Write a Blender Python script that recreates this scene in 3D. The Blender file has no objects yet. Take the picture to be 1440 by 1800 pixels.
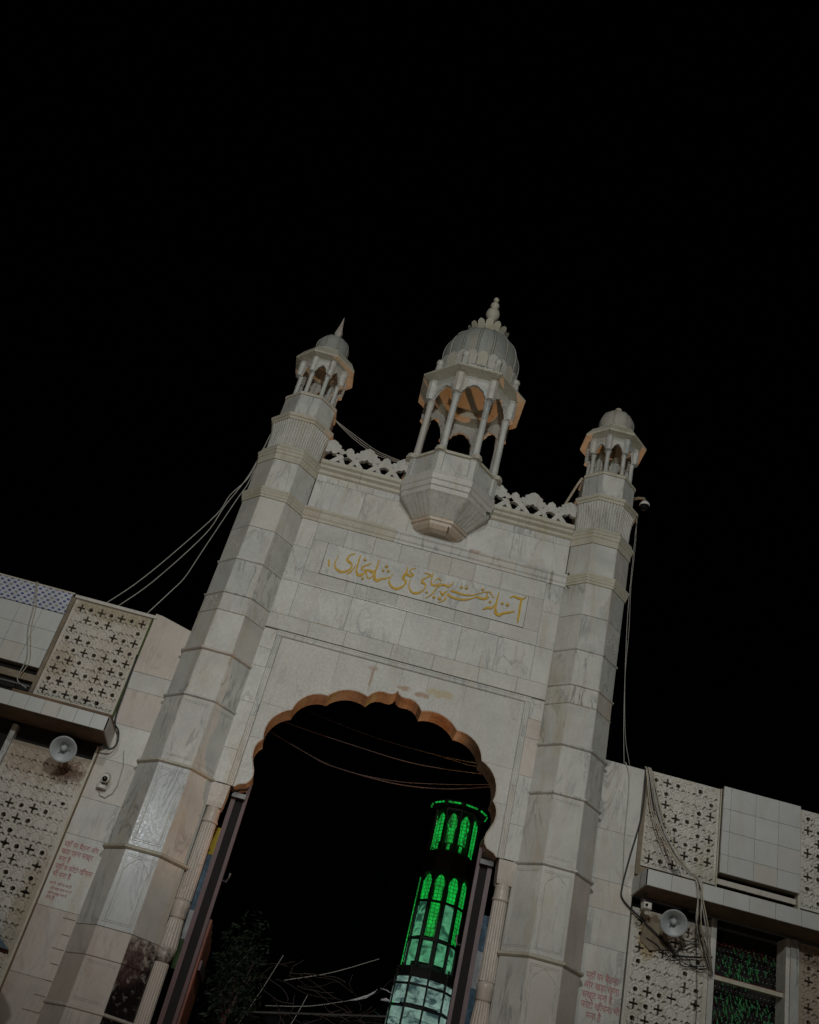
import bpy, math, random
import numpy as np
from mathutils import Vector, Matrix
from mathutils.geometry import tessellate_polygon
random.seed(7)
R_ = math.radians
S2 = 1 + math.sqrt(2)
scene = bpy.context.scene
C = scene.collection

# ------------------------------------------------------------------ camera
PITCH, ROLL, YAW, FPX = R_(32.908), R_(15.365), R_(-0.877), 1805.7
cam_d = bpy.data.cameras.new('camera')
cam = bpy.data.objects.new('camera', cam_d); C.objects.link(cam)
fw = Vector((math.sin(YAW)*math.cos(PITCH), math.cos(YAW)*math.cos(PITCH), math.sin(PITCH)))
rt = Vector((math.cos(YAW), -math.sin(YAW), 0)); up = rt.cross(fw)
rx = rt*math.cos(ROLL) + up*math.sin(ROLL); ry = -rt*math.sin(ROLL) + up*math.cos(ROLL)
m = Matrix.Identity(4)
for i in range(3):
    m[i][0], m[i][1], m[i][2] = rx[i], ry[i], -fw[i]
m[0][3], m[1][3], m[2][3] = -0.265, -12.0, 1.6
cam.matrix_world = m
cam_d.sensor_fit = 'VERTICAL'; cam_d.sensor_height = 36.0; cam_d.lens = FPX/1800*36
cam_d.clip_start = 0.05; cam_d.clip_end = 600
scene.camera = cam

# ------------------------------------------------------------------ night sky
w = bpy.data.worlds.new('World'); scene.world = w; w.use_nodes = True
nt = w.node_tree; nt.nodes.clear()
sky = nt.nodes.new('ShaderNodeTexSky'); sky.sky_type = 'NISHITA'; sky.sun_disc = False
sky.sun_elevation = R_(36); sky.sun_rotation = R_(184)
bgn = nt.nodes.new('ShaderNodeBackground'); bgn.inputs[1].default_value = 0.00004
wo = nt.nodes.new('ShaderNodeOutputWorld')
nt.links.new(sky.outputs[0], bgn.inputs[0]); nt.links.new(bgn.outputs[0], wo.inputs[0])
vs = scene.view_settings
vs.view_transform = 'Standard'; vs.look = 'None'; vs.exposure = 0; vs.gamma = 1; vs.use_curve_mapping = False

# ------------------------------------------------------------------ light
def aim(o, tgt):
    d = Vector(tgt) - Vector(o.location)
    o.rotation_euler = d.to_track_quat('-Z', 'Y').to_euler()
def lamp(name, kind, loc, tgt, power, col, **kw):
    d = bpy.data.lights.new(name, kind); d.energy = power; d.color = col
    for k, v in kw.items(): setattr(d, k, v)
    o = bpy.data.objects.new(name, d); C.objects.link(o); o.location = loc
    if tgt: aim(o, tgt)
    return o
# floodlights in front of the gate: a distant high bank and a nearer one on a mast behind the photographer
lamp('flood_sun', 'SUN', (-0.4, -11, 12.2), (0, 0, 6.9), 0.30, (1.0, 0.975, 0.93), angle=R_(2.5))
lamp('mast_flood', 'SPOT', (-0.4, -12.6, 8.0), (0.2, 0, 9.4), 1560, (0.975, 1.0, 0.96), spot_size=R_(80), spot_blend=0.8, shadow_soft_size=0.18)
# lower lamp by the forecourt whose glint shows in the polished marble of the left tower
lamp('forecourt_lamp', 'SPOT', (-4.5, -12.0, 6.9), (-2.4, 0, 4.35), 210, (0.86, 0.94, 1.0), spot_size=R_(20), spot_blend=1.0, shadow_soft_size=0.30)
# warm lamp in the courtyard behind the gate, shining up at the backs of the kiosks and into the arch
lamp('courtyard_flood', 'SPOT', (2.25, 5.0, 3.3), (0.5, 0, 12.0), 900, (1.0, 0.47, 0.19), spot_size=R_(56), spot_blend=0.4, shadow_soft_size=0.10)
# small warm lamp inside the passage, low behind the right door post, lighting the underside of the arch
lamp('passage_lamp', 'SPOT', (1.56, 0.52, 4.30), (-1.0, 0.0, 5.95), 100, (1.0, 0.50, 0.25), spot_size=R_(86), spot_blend=0.35, shadow_soft_size=0.03)
# warm street level lamp on the forecourt
lamp('street_lamp_glow', 'SPOT', (-1.2, -9.5, 0.6), (-0.2, 0, 9.0), 270, (1.0, 0.70, 0.50), spot_size=R_(84), spot_blend=0.9, shadow_soft_size=0.3)

# ------------------------------------------------------------------ materials
def mat_new(name):
    mt = bpy.data.materials.new(name); mt.use_nodes = True
    t = mt.node_tree; t.nodes.clear()
    o = t.nodes.new('ShaderNodeOutputMaterial'); b = t.nodes.new('ShaderNodeBsdfPrincipled')
    t.links.new(b.outputs[0], o.inputs[0])
    return mt, t, b
def N(t, kind, **kw):
    n = t.nodes.new(kind)
    for k, v in kw.items():
        if k.startswith('i_'): n.inputs[k[2:].replace('_', ' ')].default_value = v
        else: setattr(n, k, v)
    return n
def ramp(t, fac, stops):
    r = t.nodes.new('ShaderNodeValToRGB'); e = r.color_ramp.elements
    while len(e) < len(stops): e.new(0.5)
    for k, (p, c) in enumerate(stops):
        e[k].position = p; e[k].color = (c, c, c, 1) if not isinstance(c, tuple) else (*c, 1)
    t.links.new(fac, r.inputs[0]); return r.outputs[0]
def mix(t, fac, a, b, mode='MIX'):
    n = t.nodes.new('ShaderNodeMix'); n.data_type = 'RGBA'; n.blend_type = mode
    for s, v in ((n.inputs[0], fac), (n.inputs[6], a), (n.inputs[7], b)):
        if hasattr(v, 'default_value') or hasattr(v, 'is_linked'): t.links.new(v, s)
        elif isinstance(v, tuple): s.default_value = (*v, 1)
        else: s.default_value = v
    return n.outputs[2]
def math_n(t, op, a, b=None):
    n = t.nodes.new('ShaderNodeMath'); n.operation = op
    for s, v in ((n.inputs[0], a), (n.inputs[1], b)):
        if v is None: continue
        if hasattr(v, 'is_linked'): t.links.new(v, s)
        else: s.default_value = v
    return n.outputs[0]
def world_pos(t, rnd=9.0):
    g = t.nodes.new('ShaderNodeNewGeometry'); oi = t.nodes.new('ShaderNodeObjectInfo')
    v = t.nodes.new('ShaderNodeVectorMath'); v.operation = 'ADD'
    s = math_n(t, 'MULTIPLY', oi.outputs['Random'], rnd)
    cx = t.nodes.new('ShaderNodeCombineXYZ'); t.links.new(s, cx.inputs[0]); t.links.new(s, cx.inputs[2])
    t.links.new(g.outputs['Position'], v.inputs[0]); t.links.new(cx.outputs[0], v.inputs[1])
    return v.outputs[0], g.outputs['Position'], oi.outputs['Random']
def noise(t, vec, scale, detail=6, rough=0.55, dist=0.0):
    n = N(t, 'ShaderNodeTexNoise', i_Scale=scale, i_Detail=detail, i_Roughness=rough, i_Distortion=dist)
    t.links.new(vec, n.inputs['Vector']); return n.outputs[0]
def scaled(t, vec, s):
    mp = t.nodes.new('ShaderNodeMapping'); mp.inputs['Scale'].default_value = s
    t.links.new(vec, mp.inputs[0]); return mp.outputs[0]

def marble(name, base=(.585, .59, .55), grey=(.45, .46, .44), vein=.65, stain=.55, scol=(.40, .31, .18), rough=.34, tone=.07, speck=.22, bump=.12, spots=()):
    mt, t, b = mat_new(name)
    p, pw, rnd = world_pos(t)
    cloud = noise(t, p, 1.7, 5, .6, .6)
    c = mix(t, ramp(t, cloud, [(.38, 0.), (.68, 1.)]), base, grey)
    # veins: thin contours of a warped noise, stretched diagonally
    vv = scaled(t, p, (3.4, 1.6, .75)); vv.node.inputs['Rotation'].default_value = (0, .62, 0)
    vn = noise(t, vv, 1.25, 8, .6, .9)
    vm = ramp(t, vn, [(.468, 0.), (.497, 1.), (.503, 1.), (.524, 0.)])
    gate = ramp(t, noise(t, p, .9, 2), [(.42, 0.), (.62, 1.)])
    vm = math_n(t, 'MULTIPLY', math_n(t, 'MULTIPLY', vm, gate), vein)
    c = mix(t, vm, c, (.15, .16, .165))
    # fine crystalline mottling
    sp = ramp(t, noise(t, p, 34, 5, .7), [(.35, 0.), (.75, 1.)])
    c = mix(t, math_n(t, 'MULTIPLY', sp, speck), c, tuple(x*.62 for x in grey))
    # rust and water stains, running down
    sv = scaled(t, pw, (3.2, 3.2, .8))
    sm = ramp(t, noise(t, sv, 1.25, 7, .66, .3), [(.52, 0.), (.74, 1.)])
    c = mix(t, math_n(t, 'MULTIPLY', sm, stain), c, scol)
    dk = ramp(t, noise(t, scaled(t, pw, (9, 9, 1.1)), 1.6, 8, .7), [(.6, 0.), (.8, 1.)])
    c = mix(t, math_n(t, 'MULTIPLY', dk, min(1, stain*1.1)), c, (.12, .105, .075))
    # single stains and painted shade with a shape of their own: (x, z, half width, half height, strength, colour)
    for (sx_, sz_, rw_, rh_, st_, cc) in spots:
        sp3 = t.nodes.new('ShaderNodeSeparateXYZ'); t.links.new(pw, sp3.inputs[0])
        dx = math_n(t, 'DIVIDE', math_n(t, 'SUBTRACT', sp3.outputs[0], sx_), rw_); dz = math_n(t, 'DIVIDE', math_n(t, 'SUBTRACT', sp3.outputs[2], sz_), rh_)
        d2 = math_n(t, 'ADD', math_n(t, 'MULTIPLY', dx, dx), math_n(t, 'MULTIPLY', dz, dz))
        mk = math_n(t, 'SUBTRACT', math_n(t, 'MULTIPLY', noise(t, pw, 16, 6, .7), 2.4), d2)
        c = mix(t, math_n(t, 'MULTIPLY', ramp(t, mk, [(.45, 0.), (1., 1.)]), st_), c, cc)
    # every slab its own tone
    tn = math_n(t, 'ADD', math_n(t, 'MULTIPLY', rnd, tone), 1 - tone*.5)
    hs = t.nodes.new('ShaderNodeHueSaturation'); t.links.new(tn, hs.inputs['Value']); t.links.new(c, hs.inputs['Color'])
    warm = math_n(t, 'MULTIPLY', ramp(t, math_n(t, 'FRACT', math_n(t, 'MULTIPLY', rnd, 7.3)), [(.72, 0.), (.95, 1.)]), .35)
    c = mix(t, warm, hs.outputs[0], (.50, .42, .35))
    t.links.new(c, b.inputs['Base Color'])
    rr = math_n(t, 'ADD', math_n(t, 'MULTIPLY', sp, .2), rough)
    t.links.new(rr, b.inputs['Roughness'])
    bn = t.nodes.new('ShaderNodeBump'); bn.inputs['Strength'].default_value = bump; bn.inputs['Distance'].default_value = .02
    t.links.new(noise(t, pw, 9, 8, .7), bn.inputs['Height']); t.links.new(bn.outputs[0], b.inputs['Normal'])
    return mt
def plain(name, col, rough=.6, metal=0., var=.25, scale=6., bump=.1, emit=None, es=0.):
    mt, t, b = mat_new(name)
    p, pw, rnd = world_pos(t)
    f = ramp(t, noise(t, p, scale, 7, .65), [(.3, 0.), (.75, 1.)])
    c = mix(t, f, tuple(min(1, x*(1+var)) for x in col), tuple(x*(1-var) for x in col))
    t.links.new(c, b.inputs['Base Color'])
    b.inputs['Roughness'].default_value = rough; b.inputs['Metallic'].default_value = metal
    bn = t.nodes.new('ShaderNodeBump'); bn.inputs['Strength'].default_value = bump; bn.inputs['Distance'].default_value = .01
    t.links.new(noise(t, pw, scale*3, 6), bn.inputs['Height']); t.links.new(bn.outputs[0], b.inputs['Normal'])
    if emit:
        b.inputs['Emission Color'].default_value = (*emit, 1); b.inputs['Emission Strength'].default_value = es
    return mt
M = {}
AMB, RUST = (.42, .31, .10), (.30, .16, .07)
M['marble'] = marble('polished_marble', spots=[(-1.12, 7.245, .22, .02, .8, AMB), (.55, 8.86, .12, .03, .6, RUST), (.1, 9.2, .35, .12, .3, (.36, .33, .2)), (1.62, 8.75, .03, .2, .6, (.14, .12, .06))])
M['marble_gloss'] = marble('glossy_marble', base=(.56, .58, .57), grey=(.46, .48, .48), rough=.16, speck=.05, stain=.2, bump=.012)
M['marble_shade'] = marble('painted_shade_marble', base=(.52, .46, .41), grey=(.40, .35, .31), stain=.6, spots=[(-1.80, 2.40, .75, .98, 1.0, (.009, .006, .006)), (-2.0, 2.95, .22, .30, .7, (.10, .05, .05))])  # dark spots: painted shade low on the left tower's inner facets
M['peach_light_stone'] = marble('painted_peach_light', base=(.62, .53, .43), grey=(.50, .42, .33), vein=.3, stain=.6, scol=(.36, .20, .08))  # warm light under the corbel, painted into the stone colour
M['marble_grey'] = marble('grey_marble', base=(.54, .545, .515), grey=(.39, .40, .385), vein=1.)
M['soffit_painted_light'] = marble('polished_soffit_painted_light', base=(.56, .47, .37), grey=(.33, .20, .11), vein=.5, stain=.6, scol=(.22, .09, .03), rough=.10, speck=.1, bump=.02)  # orange light and dark reflections painted into a polished stone
M['marble_carved'] = marble('carved_marble', base=(.585, .58, .535), grey=(.46, .46, .42), vein=.4, stain=.5, rough=.5, speck=.35, bump=.5, spots=[(.62, 8.56, .16, .07, .4, (.46, .36, .2))])
M['marble_panel'] = marble('spandrel_marble', base=(.575, .575, .535), grey=(.47, .475, .44), vein=.3, stain=.3, speck=.35, rough=.4, spots=[(-1.42, 7.0, .24, .025, .7, AMB), (-.36, 6.72, .02, .2, .8, RUST), (-.36, 6.86, .09, .05, .5, RUST), (.08, 6.71, .12, .05, .7, RUST), (.30, 6.68, .12, .05, .8, RUST), (.52, 6.76, .22, .08, .6, AMB)])
M['marble_old'] = marble('weathered_marble', base=(.55, .52, .43), grey=(.45, .43, .345), vein=.25, stain=.65, scol=(.34, .29, .15), rough=.55, bump=.35)
M['marble_warm'] = marble('pinkish_stone_and_light', base=(.56, .51, .455), grey=(.45, .41, .365), vein=.3, stain=.5, scol=(.30, .20, .12))  # pinkish stone; also stands for warm light and brown shade on towers
M['dome'] = marble('dome_marble', base=(.37, .385, .355), grey=(.27, .285, .265), vein=.3, stain=.5, rough=.6, tone=.1)
M['jali'] = marble('pierced_stone', base=(.66, .65, .60), grey=(.54, .53, .48), vein=.1, stain=.6, scol=(.28, .24, .13), rough=.75, speck=.6, bump=.5,
                   spots=[(-3.7, 6.8, .9, .22, .75, (.27, .25, .13)), (-4.1, 6.0, .25, .3, .6, (.30, .27, .15)), (-3.75, 4.85, 1.0, .42, .8, (.30, .235, .165)), (-3.42, 4.74, .24, .17, .95, (.13, .065, .035)),
                          (3.46, 4.62, .16, .34, .7, (.36, .25, .08)), (3.75, 4.80, .6, .2, .6, (.25, .20, .13)), (-3.3, 3.2, .2, .8, .6, (.28, .22, .12))])
M['grime_shade'] = plain('grime_and_painted_shade', (.085, .072, .05), .95, var=.5, scale=12)  # grime, and shade painted into the carved recesses of the screens
M['jali_brown'] = marble('brown_pierced_stone', base=(.42, .355, .28), grey=(.33, .275, .21), vein=.1, stain=.7, scol=(.20, .12, .07), rough=.75, speck=.5, bump=.5)
M['tile'] = marble('glazed_tile', base=(.56, .58, .565), grey=(.51, .53, .52), vein=.08, stain=.28, scol=(.36, .28, .18), rough=.28, tone=.05, speck=.15, bump=.05)
M['grout'] = plain('dirty_mortar', (.19, .165, .125), .95)
M['dark'] = plain('dark_interior', (.012, .011, .010), .9)  # near-black paint for the unlit space behind screens and openings
M['plaster'] = plain('old_plaster', (.20, .165, .12), .9, var=.4)
M['soffit'] = plain('stained_concrete', (.15, .10, .06), .9, var=.45, scale=3, bump=.4)
M['gold'] = plain('gold_inlay', (.52, .325, .012), .5, var=.3, scale=22)
M['red'] = plain('faded_red_paint', (.42, .19, .19), .7, var=.4, scale=38)
M['maroon'] = plain('maroon_timber', (.075, .028, .030), .5, var=.4, scale=5)
M['redwood'] = plain('red_timber', (.19, .055, .03), .55, var=.5, scale=4, bump=.3)
M['purple'] = plain('purple_brown_steel', (.115, .075, .082), .45, var=.3)
M['wire'] = plain('grey_cable', (.34, .33, .30), .6)
M['wire_dark'] = plain('black_cable', (.012, .012, .014), .5)
M['wire_warm'] = plain('buff_cable', (.42, .36, .27), .6)
M['horn'] = plain('grey_enamel', (.37, .41, .42), .42, var=.12, scale=9)
M['metal'] = plain('dull_metal', (.11, .11, .11), .5, .6)
M['white'] = plain('white_plastic', (.62, .61, .56), .4, var=.1)
M['lens'] = plain('black_glass', (.008, .008, .009), .08)
M['wire_faint'] = plain('old_rusty_cable', (.07, .05, .045), .7)
M['iron'] = plain('dark_iron', (.010, .012, .011), .6)
M['dark_leaf'] = plain('dark_leaf', (.010, .020, .007), .7, var=.6)
M['shade_black'] = plain('shade_black_stone', (.022, .012, .013), .35, var=.7, scale=3)  # black variant of the painted shade on the tower foot
M['leaf'] = plain('leaf_green', (.035, .075, .018), .6, var=.5)
M['moss'] = plain('moss_green', (.06, .08, .02), .9, var=.5)
M['tarp'] = plain('black_tarpaulin', (.012, .012, .015), .30, scale=3, bump=.8)
M['wcloth_highlight'] = plain('white_cloth_and_highlight', (.50, .52, .54), .8)  # cloth, and painted highlights low in the arch
M['yellow'] = plain('yellow_cloth', (.42, .33, .04), .8)
M['bluecloth'] = plain('blue_cloth', (.10, .17, .24), .7, var=.6, scale=14)
M['greencloth'] = plain('green_cloth', (.018, .15, .04), .7, var=.7, scale=26)
M['redcloth'] = plain('red_tinsel', (.13, .008, .008), .6, var=.5, scale=30)
M['paving'] = plain('stone_paving', (.28, .24, .19), .7, var=.3, scale=1.2)
M['concrete'] = plain('dark_concrete', (.09, .085, .075), .9)

def glow(name, col, strength, lattice=0.0, dark=(.004, .01, .005)):
    mt, t, b = mat_new(name)
    p, pw, rnd = world_pos(t, 3.0)
    b.inputs['Base Color'].default_value = (.02, .05, .03, 1); b.inputs['Roughness'].default_value = .25
    f = ramp(t, noise(t, p, 7, 5, .6), [(.28, .35), (.7, 1.)])
    if lattice == 0:
        f = math_n(t, 'MULTIPLY', f, ramp(t, noise(t, scaled(t, p, (1, 1, 2.2)), 3.2, 5, .6, .8), [(.40, .04), (.52, 1.)]))
    if lattice > 0:
        v = N(t, 'ShaderNodeTexVoronoi', feature='DISTANCE_TO_EDGE', i_Scale=lattice, i_Randomness=.25)
        t.links.new(pw, v.inputs['Vector'])
        f = math_n(t, 'MULTIPLY', f, ramp(t, v.outputs[0], [(.05, .12), (.11, 1.)]))
    c = mix(t, f, dark, col)
    t.links.new(c, b.inputs['Emission Color']); b.inputs['Emission Strength'].default_value = strength
    return mt
M['green_glow'] = glow('lit_green_glass', (.004, .36, .04), 1.3, 16)
M['pale_glow'] = glow('lit_pale_glass', (.10, .40, .20), .85, 0, (.01, .05, .03))
M['mirror_glow'] = glow('mirror_painted_reflection', (.24, .38, .32), .85, 0, (.02, .04, .045))  # mirror panes whose reflections are painted as emission

def blue_tile():
    mt, t, b = mat_new('blue_chequered_tile')
    g = t.nodes.new('ShaderNodeNewGeometry'); s = t.nodes.new('ShaderNodeSeparateXYZ'); t.links.new(g.outputs['Position'], s.inputs[0])
    zz = math_n(t, 'DIVIDE', s.outputs[2], .041); row = math_n(t, 'FLOOR', zz); fz = math_n(t, 'FRACT', zz)
    xx = math_n(t, 'ADD', math_n(t, 'DIVIDE', s.outputs[0], .083), math_n(t, 'MULTIPLY', row, -.4))
    fx = math_n(t, 'FRACT', xx)
    mk = math_n(t, 'MULTIPLY', math_n(t, 'LESS_THAN', fx, .43), math_n(t, 'LESS_THAN', fz, .68))
    cid = math_n(t, 'FRACT', math_n(t, 'MULTIPLY', math_n(t, 'ADD', math_n(t, 'FLOOR', xx), math_n(t, 'MULTIPLY', row, 3.0)), .25))
    pale = math_n(t, 'LESS_THAN', cid, .2)
    sq = mix(t, pale, (.045, .075, .26), (.24, .27, .33))
    c = mix(t, mk, (.50, .52, .57), sq)
    d = ramp(t, noise(t, g.outputs['Position'], 5, 7, .7), [(.45, 0.), (.8, .5)])
    c = mix(t, d, c, (.20, .17, .10))
    t.links.new(c, b.inputs['Base Color']); b.inputs['Roughness'].default_value = .3
    return mt
M['blue'] = blue_tile()

# ------------------------------------------------------------------ object helpers
def tag(o, label=None, cat=None, group=None, kind=None):
    if label: o['label'] = label
    if cat: o['category'] = cat
    if group: o['group'] = group
    if kind: o['kind'] = kind
    return o
def thing(name, loc, label, cat, group=None):
    o = bpy.data.objects.new(name, None); C.objects.link(o); o.location = loc
    o.empty_display_size = .2
    return tag(o, label, cat, group)
def wloc(o):
    v = Vector((0, 0, 0))
    while o is not None: v += Vector(o.location); o = o.parent
    return v
def mesh_obj(name, verts, faces, mat, parent=None, smooth=False, mi=None):
    me = bpy.data.meshes.new(name)
    off = wloc(parent) if parent is not None else Vector((0, 0, 0))
    if isinstance(verts, np.ndarray):
        me.from_pydata((verts - np.array(off)).tolist(), [], faces)
    else:
        me.from_pydata([(v[0]-off.x, v[1]-off.y, v[2]-off.z) for v in verts], [], faces)
    mats = mat if isinstance(mat, (list, tuple)) else [mat]
    for k in mats: me.materials.append(M[k])
    if smooth: me.polygons.foreach_set('use_smooth', [True]*len(me.polygons))
    if mi: me.polygons.foreach_set('material_index', mi)
    me.update()
    o = bpy.data.objects.new(name, me); C.objects.link(o)
    if parent is not None: o.parent = parent
    return o
def copy_tree(o, dloc=(0, 0, 0), parent=None):
    c = o.copy(); C.objects.link(c)
    if parent is not None: c.parent = parent
    else: c.location = Vector(o.location) + Vector(dloc)
    for ch in list(o.children): copy_tree(ch, parent=c)
    return c

class MB:
    def __init__(s): s.v = []; s.f = []
    def add(s, vs, fs):
        b = len(s.v); s.v += [tuple(x) for x in vs]; s.f += [tuple(i+b for i in f) for f in fs]; return s
    def box(s, x0, x1, y0, y1, z0, z1):
        return s.add([(x0, y0, z0), (x1, y0, z0), (x1, y1, z0), (x0, y1, z0), (x0, y0, z1), (x1, y0, z1), (x1, y1, z1), (x0, y1, z1)],
                     [(0, 3, 2, 1), (4, 5, 6, 7), (0, 1, 5, 4), (1, 2, 6, 5), (2, 3, 7, 6), (3, 0, 4, 7)])
    def slab(s, p, n, th, ch=.005):
        """four corners p (counter clockwise seen from outside) of the outer face, outward normal n, thickness th, chamfer ch"""
        p = [Vector(q) for q in p]; n = Vector(n).normalized(); c = sum(p, Vector())/4
        fr = []
        for i in range(4):
            a = (p[(i+1) % 4]-p[i]).normalized(); b = (p[i-1]-p[i]).normalized()
            fr.append(p[i]+(a+b)*ch)
        sd = [q - n*ch for q in p]; bk = [q - n*th for q in p]
        vs = fr+sd+bk; fs = [(0, 1, 2, 3)]
        for i in range(4):
            j = (i+1) % 4
            fs += [(i, 4+i, 4+j, j), (4+i, 8+i, 8+j, 4+j)]
        fs.append((11, 10, 9, 8))
        return s.add(vs, fs)
    def loft(s, rings, closed=True, cap0=True, cap1=True):
        n = len(rings[0]); vs = [v for r in rings for v in r]; fs = []
        for k in range(len(rings)-1):
            for i in range(n if closed else n-1):
                j = (i+1) % n
                fs.append((k*n+i, k*n+j, (k+1)*n+j, (k+1)*n+i))
        if cap0: fs.append(tuple(range(n-1, -1, -1)))
        if cap1: fs.append(tuple((len(rings)-1)*n+i for i in range(n)))
        return s.add(vs, fs)
    def lathe(s, cx, cy, prof, n=24, a0=0.0, cap0=True, cap1=True):
        return s.loft([[(cx+r*math.cos(a0+2*math.pi*i/n), cy+r*math.sin(a0+2*math.pi*i/n), z) for i in range(n)] for r, z in prof], True, cap0, cap1)
    def octa(s, cx, cy, prof, cap0=True, cap1=True):
        return s.lathe(cx, cy, prof, 8, R_(-112.5), cap0, cap1)
    def tube(s, pts, r, n=6):
        pts = [Vector(p) for p in pts]; rings = []
        for i, p in enumerate(pts):
            d = (pts[min(i+1, len(pts)-1)]-pts[max(i-1, 0)]).normalized()
            a = d.cross(Vector((0.31, .2, .93))).normalized(); b = d.cross(a)
            rr = r[i] if isinstance(r, (list, tuple)) else r
            rings.append([tuple(p+(a*math.cos(2*math.pi*k/n)+b*math.sin(2*math.pi*k/n))*rr) for k in range(n)])
        return s.loft(rings)
    def ball(s, c, r, n=12, m_=8, sc=(1, 1, 1)):
        rings = []
        for k in range(1, m_):
            t = math.pi*k/m_ - math.pi/2
            rings.append([(c[0]+r*sc[0]*math.cos(t)*math.cos(2*math.pi*i/n), c[1]+r*sc[1]*math.cos(t)*math.sin(2*math.pi*i/n), c[2]+r*sc[2]*math.sin(t)) for i in range(n)])
        return s.loft(rings)
    def prism(s, poly, y0, y1, frame=None):
        """extrude an (x,z) outline between y0 (front) and y1 (back); frame maps (u,d,z)->world"""
        fr = frame or (lambda u, d, z: (u, d, z))
        n = len(poly)
        area = sum(poly[i][0]*poly[(i+1) % n][1]-poly[(i+1) % n][0]*poly[i][1] for i in range(n))
        if area < 0: poly = poly[::-1]
        tri = tessellate_polygon([[Vector((x, z, 0)) for x, z in poly]])
        vs = [fr(x, y0, z) for x, z in poly]+[fr(x, y1, z) for x, z in poly]
        fs = []
        for a, b, c in tri:
            A, B, D = poly[a], poly[b], poly[c]
            if (B[0]-A[0])*(D[1]-A[1])-(B[1]-A[1])*(D[0]-A[0]) < 0: b, c = c, b
            fs += [(a, b, c), (n+a, n+c, n+b)]
        for i in range(n):
            j = (i+1) % n; fs.append((i, n+i, n+j, j))
        return s.add(vs, fs)
    def build(s, name, mat, parent=None, smooth=False):
        return mesh_obj(name, s.v, s.f, mat, parent, smooth)

def catmull(pts, k=6):
    P = [np.array(p, float) for p in pts]; P = [2*P[0]-P[1]]+P+[2*P[-1]-P[-2]]; out = []
    for i in range(1, len(P)-2):
        for j in range(k):
            t = j/k; a, b, c, d = P[i-1:i+3]
            out.append(.5*((2*b)+(-a+c)*t+(2*a-5*b+4*c-d)*t*t+(-a+3*b-3*c+d)*t**3))
    out.append(P[-2]); return [tuple(x) for x in out]
def arc(p, q, bulge, n=8):
    """points from p to q bulging to the left of p->q by bulge*length (without the end point q)"""
    p, q = Vector(p), Vector(q); d = q-p; nrm = Vector((-d.y, d.x)); L = d.length
    h = bulge*L; r = (L*L/4+h*h)/(2*abs(h)); s_ = 1 if h > 0 else -1
    c = (p+q)/2 + nrm.normalized()*(h - s_*r)
    a0 = math.atan2(p.y-c.y, p.x-c.x); a1 = math.atan2(q.y-c.y, q.x-c.x)
    if s_ > 0:
        while a1 > a0: a1 -= 2*math.pi
    else:
        while a1 < a0: a1 += 2*math.pi
    return [(c.x+r*math.cos(a0+(a1-a0)*k/n), c.y+r*math.sin(a0+(a1-a0)*k/n)) for k in range(n)]
def text_obj(name, body, size, x, y, z, mat, parent, ex=.0015, align='LEFT', sx=1.0):
    cu = bpy.data.curves.new('text_tmp', 'FONT'); cu.body = body; cu.size = size; cu.align_x = align
    cu.extrude = ex; cu.resolution_u = 4; cu.offset = size*.012
    o = bpy.data.objects.new('text_tmp', cu); C.objects.link(o)
    bpy.context.view_layer.update()
    dg = bpy.context.evaluated_depsgraph_get(); me = o.evaluated_get(dg).to_mesh()
    v = [(x+p.co.x*sx, y-p.co.z, z+p.co.y) for p in me.vertices]; f = [tuple(p.vertices) for p in me.polygons]
    o.evaluated_get(dg).to_mesh_clear(); bpy.data.objects.remove(o); bpy.data.curves.remove(cu)
    return mesh_obj(name, v, f, mat, parent)

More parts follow.
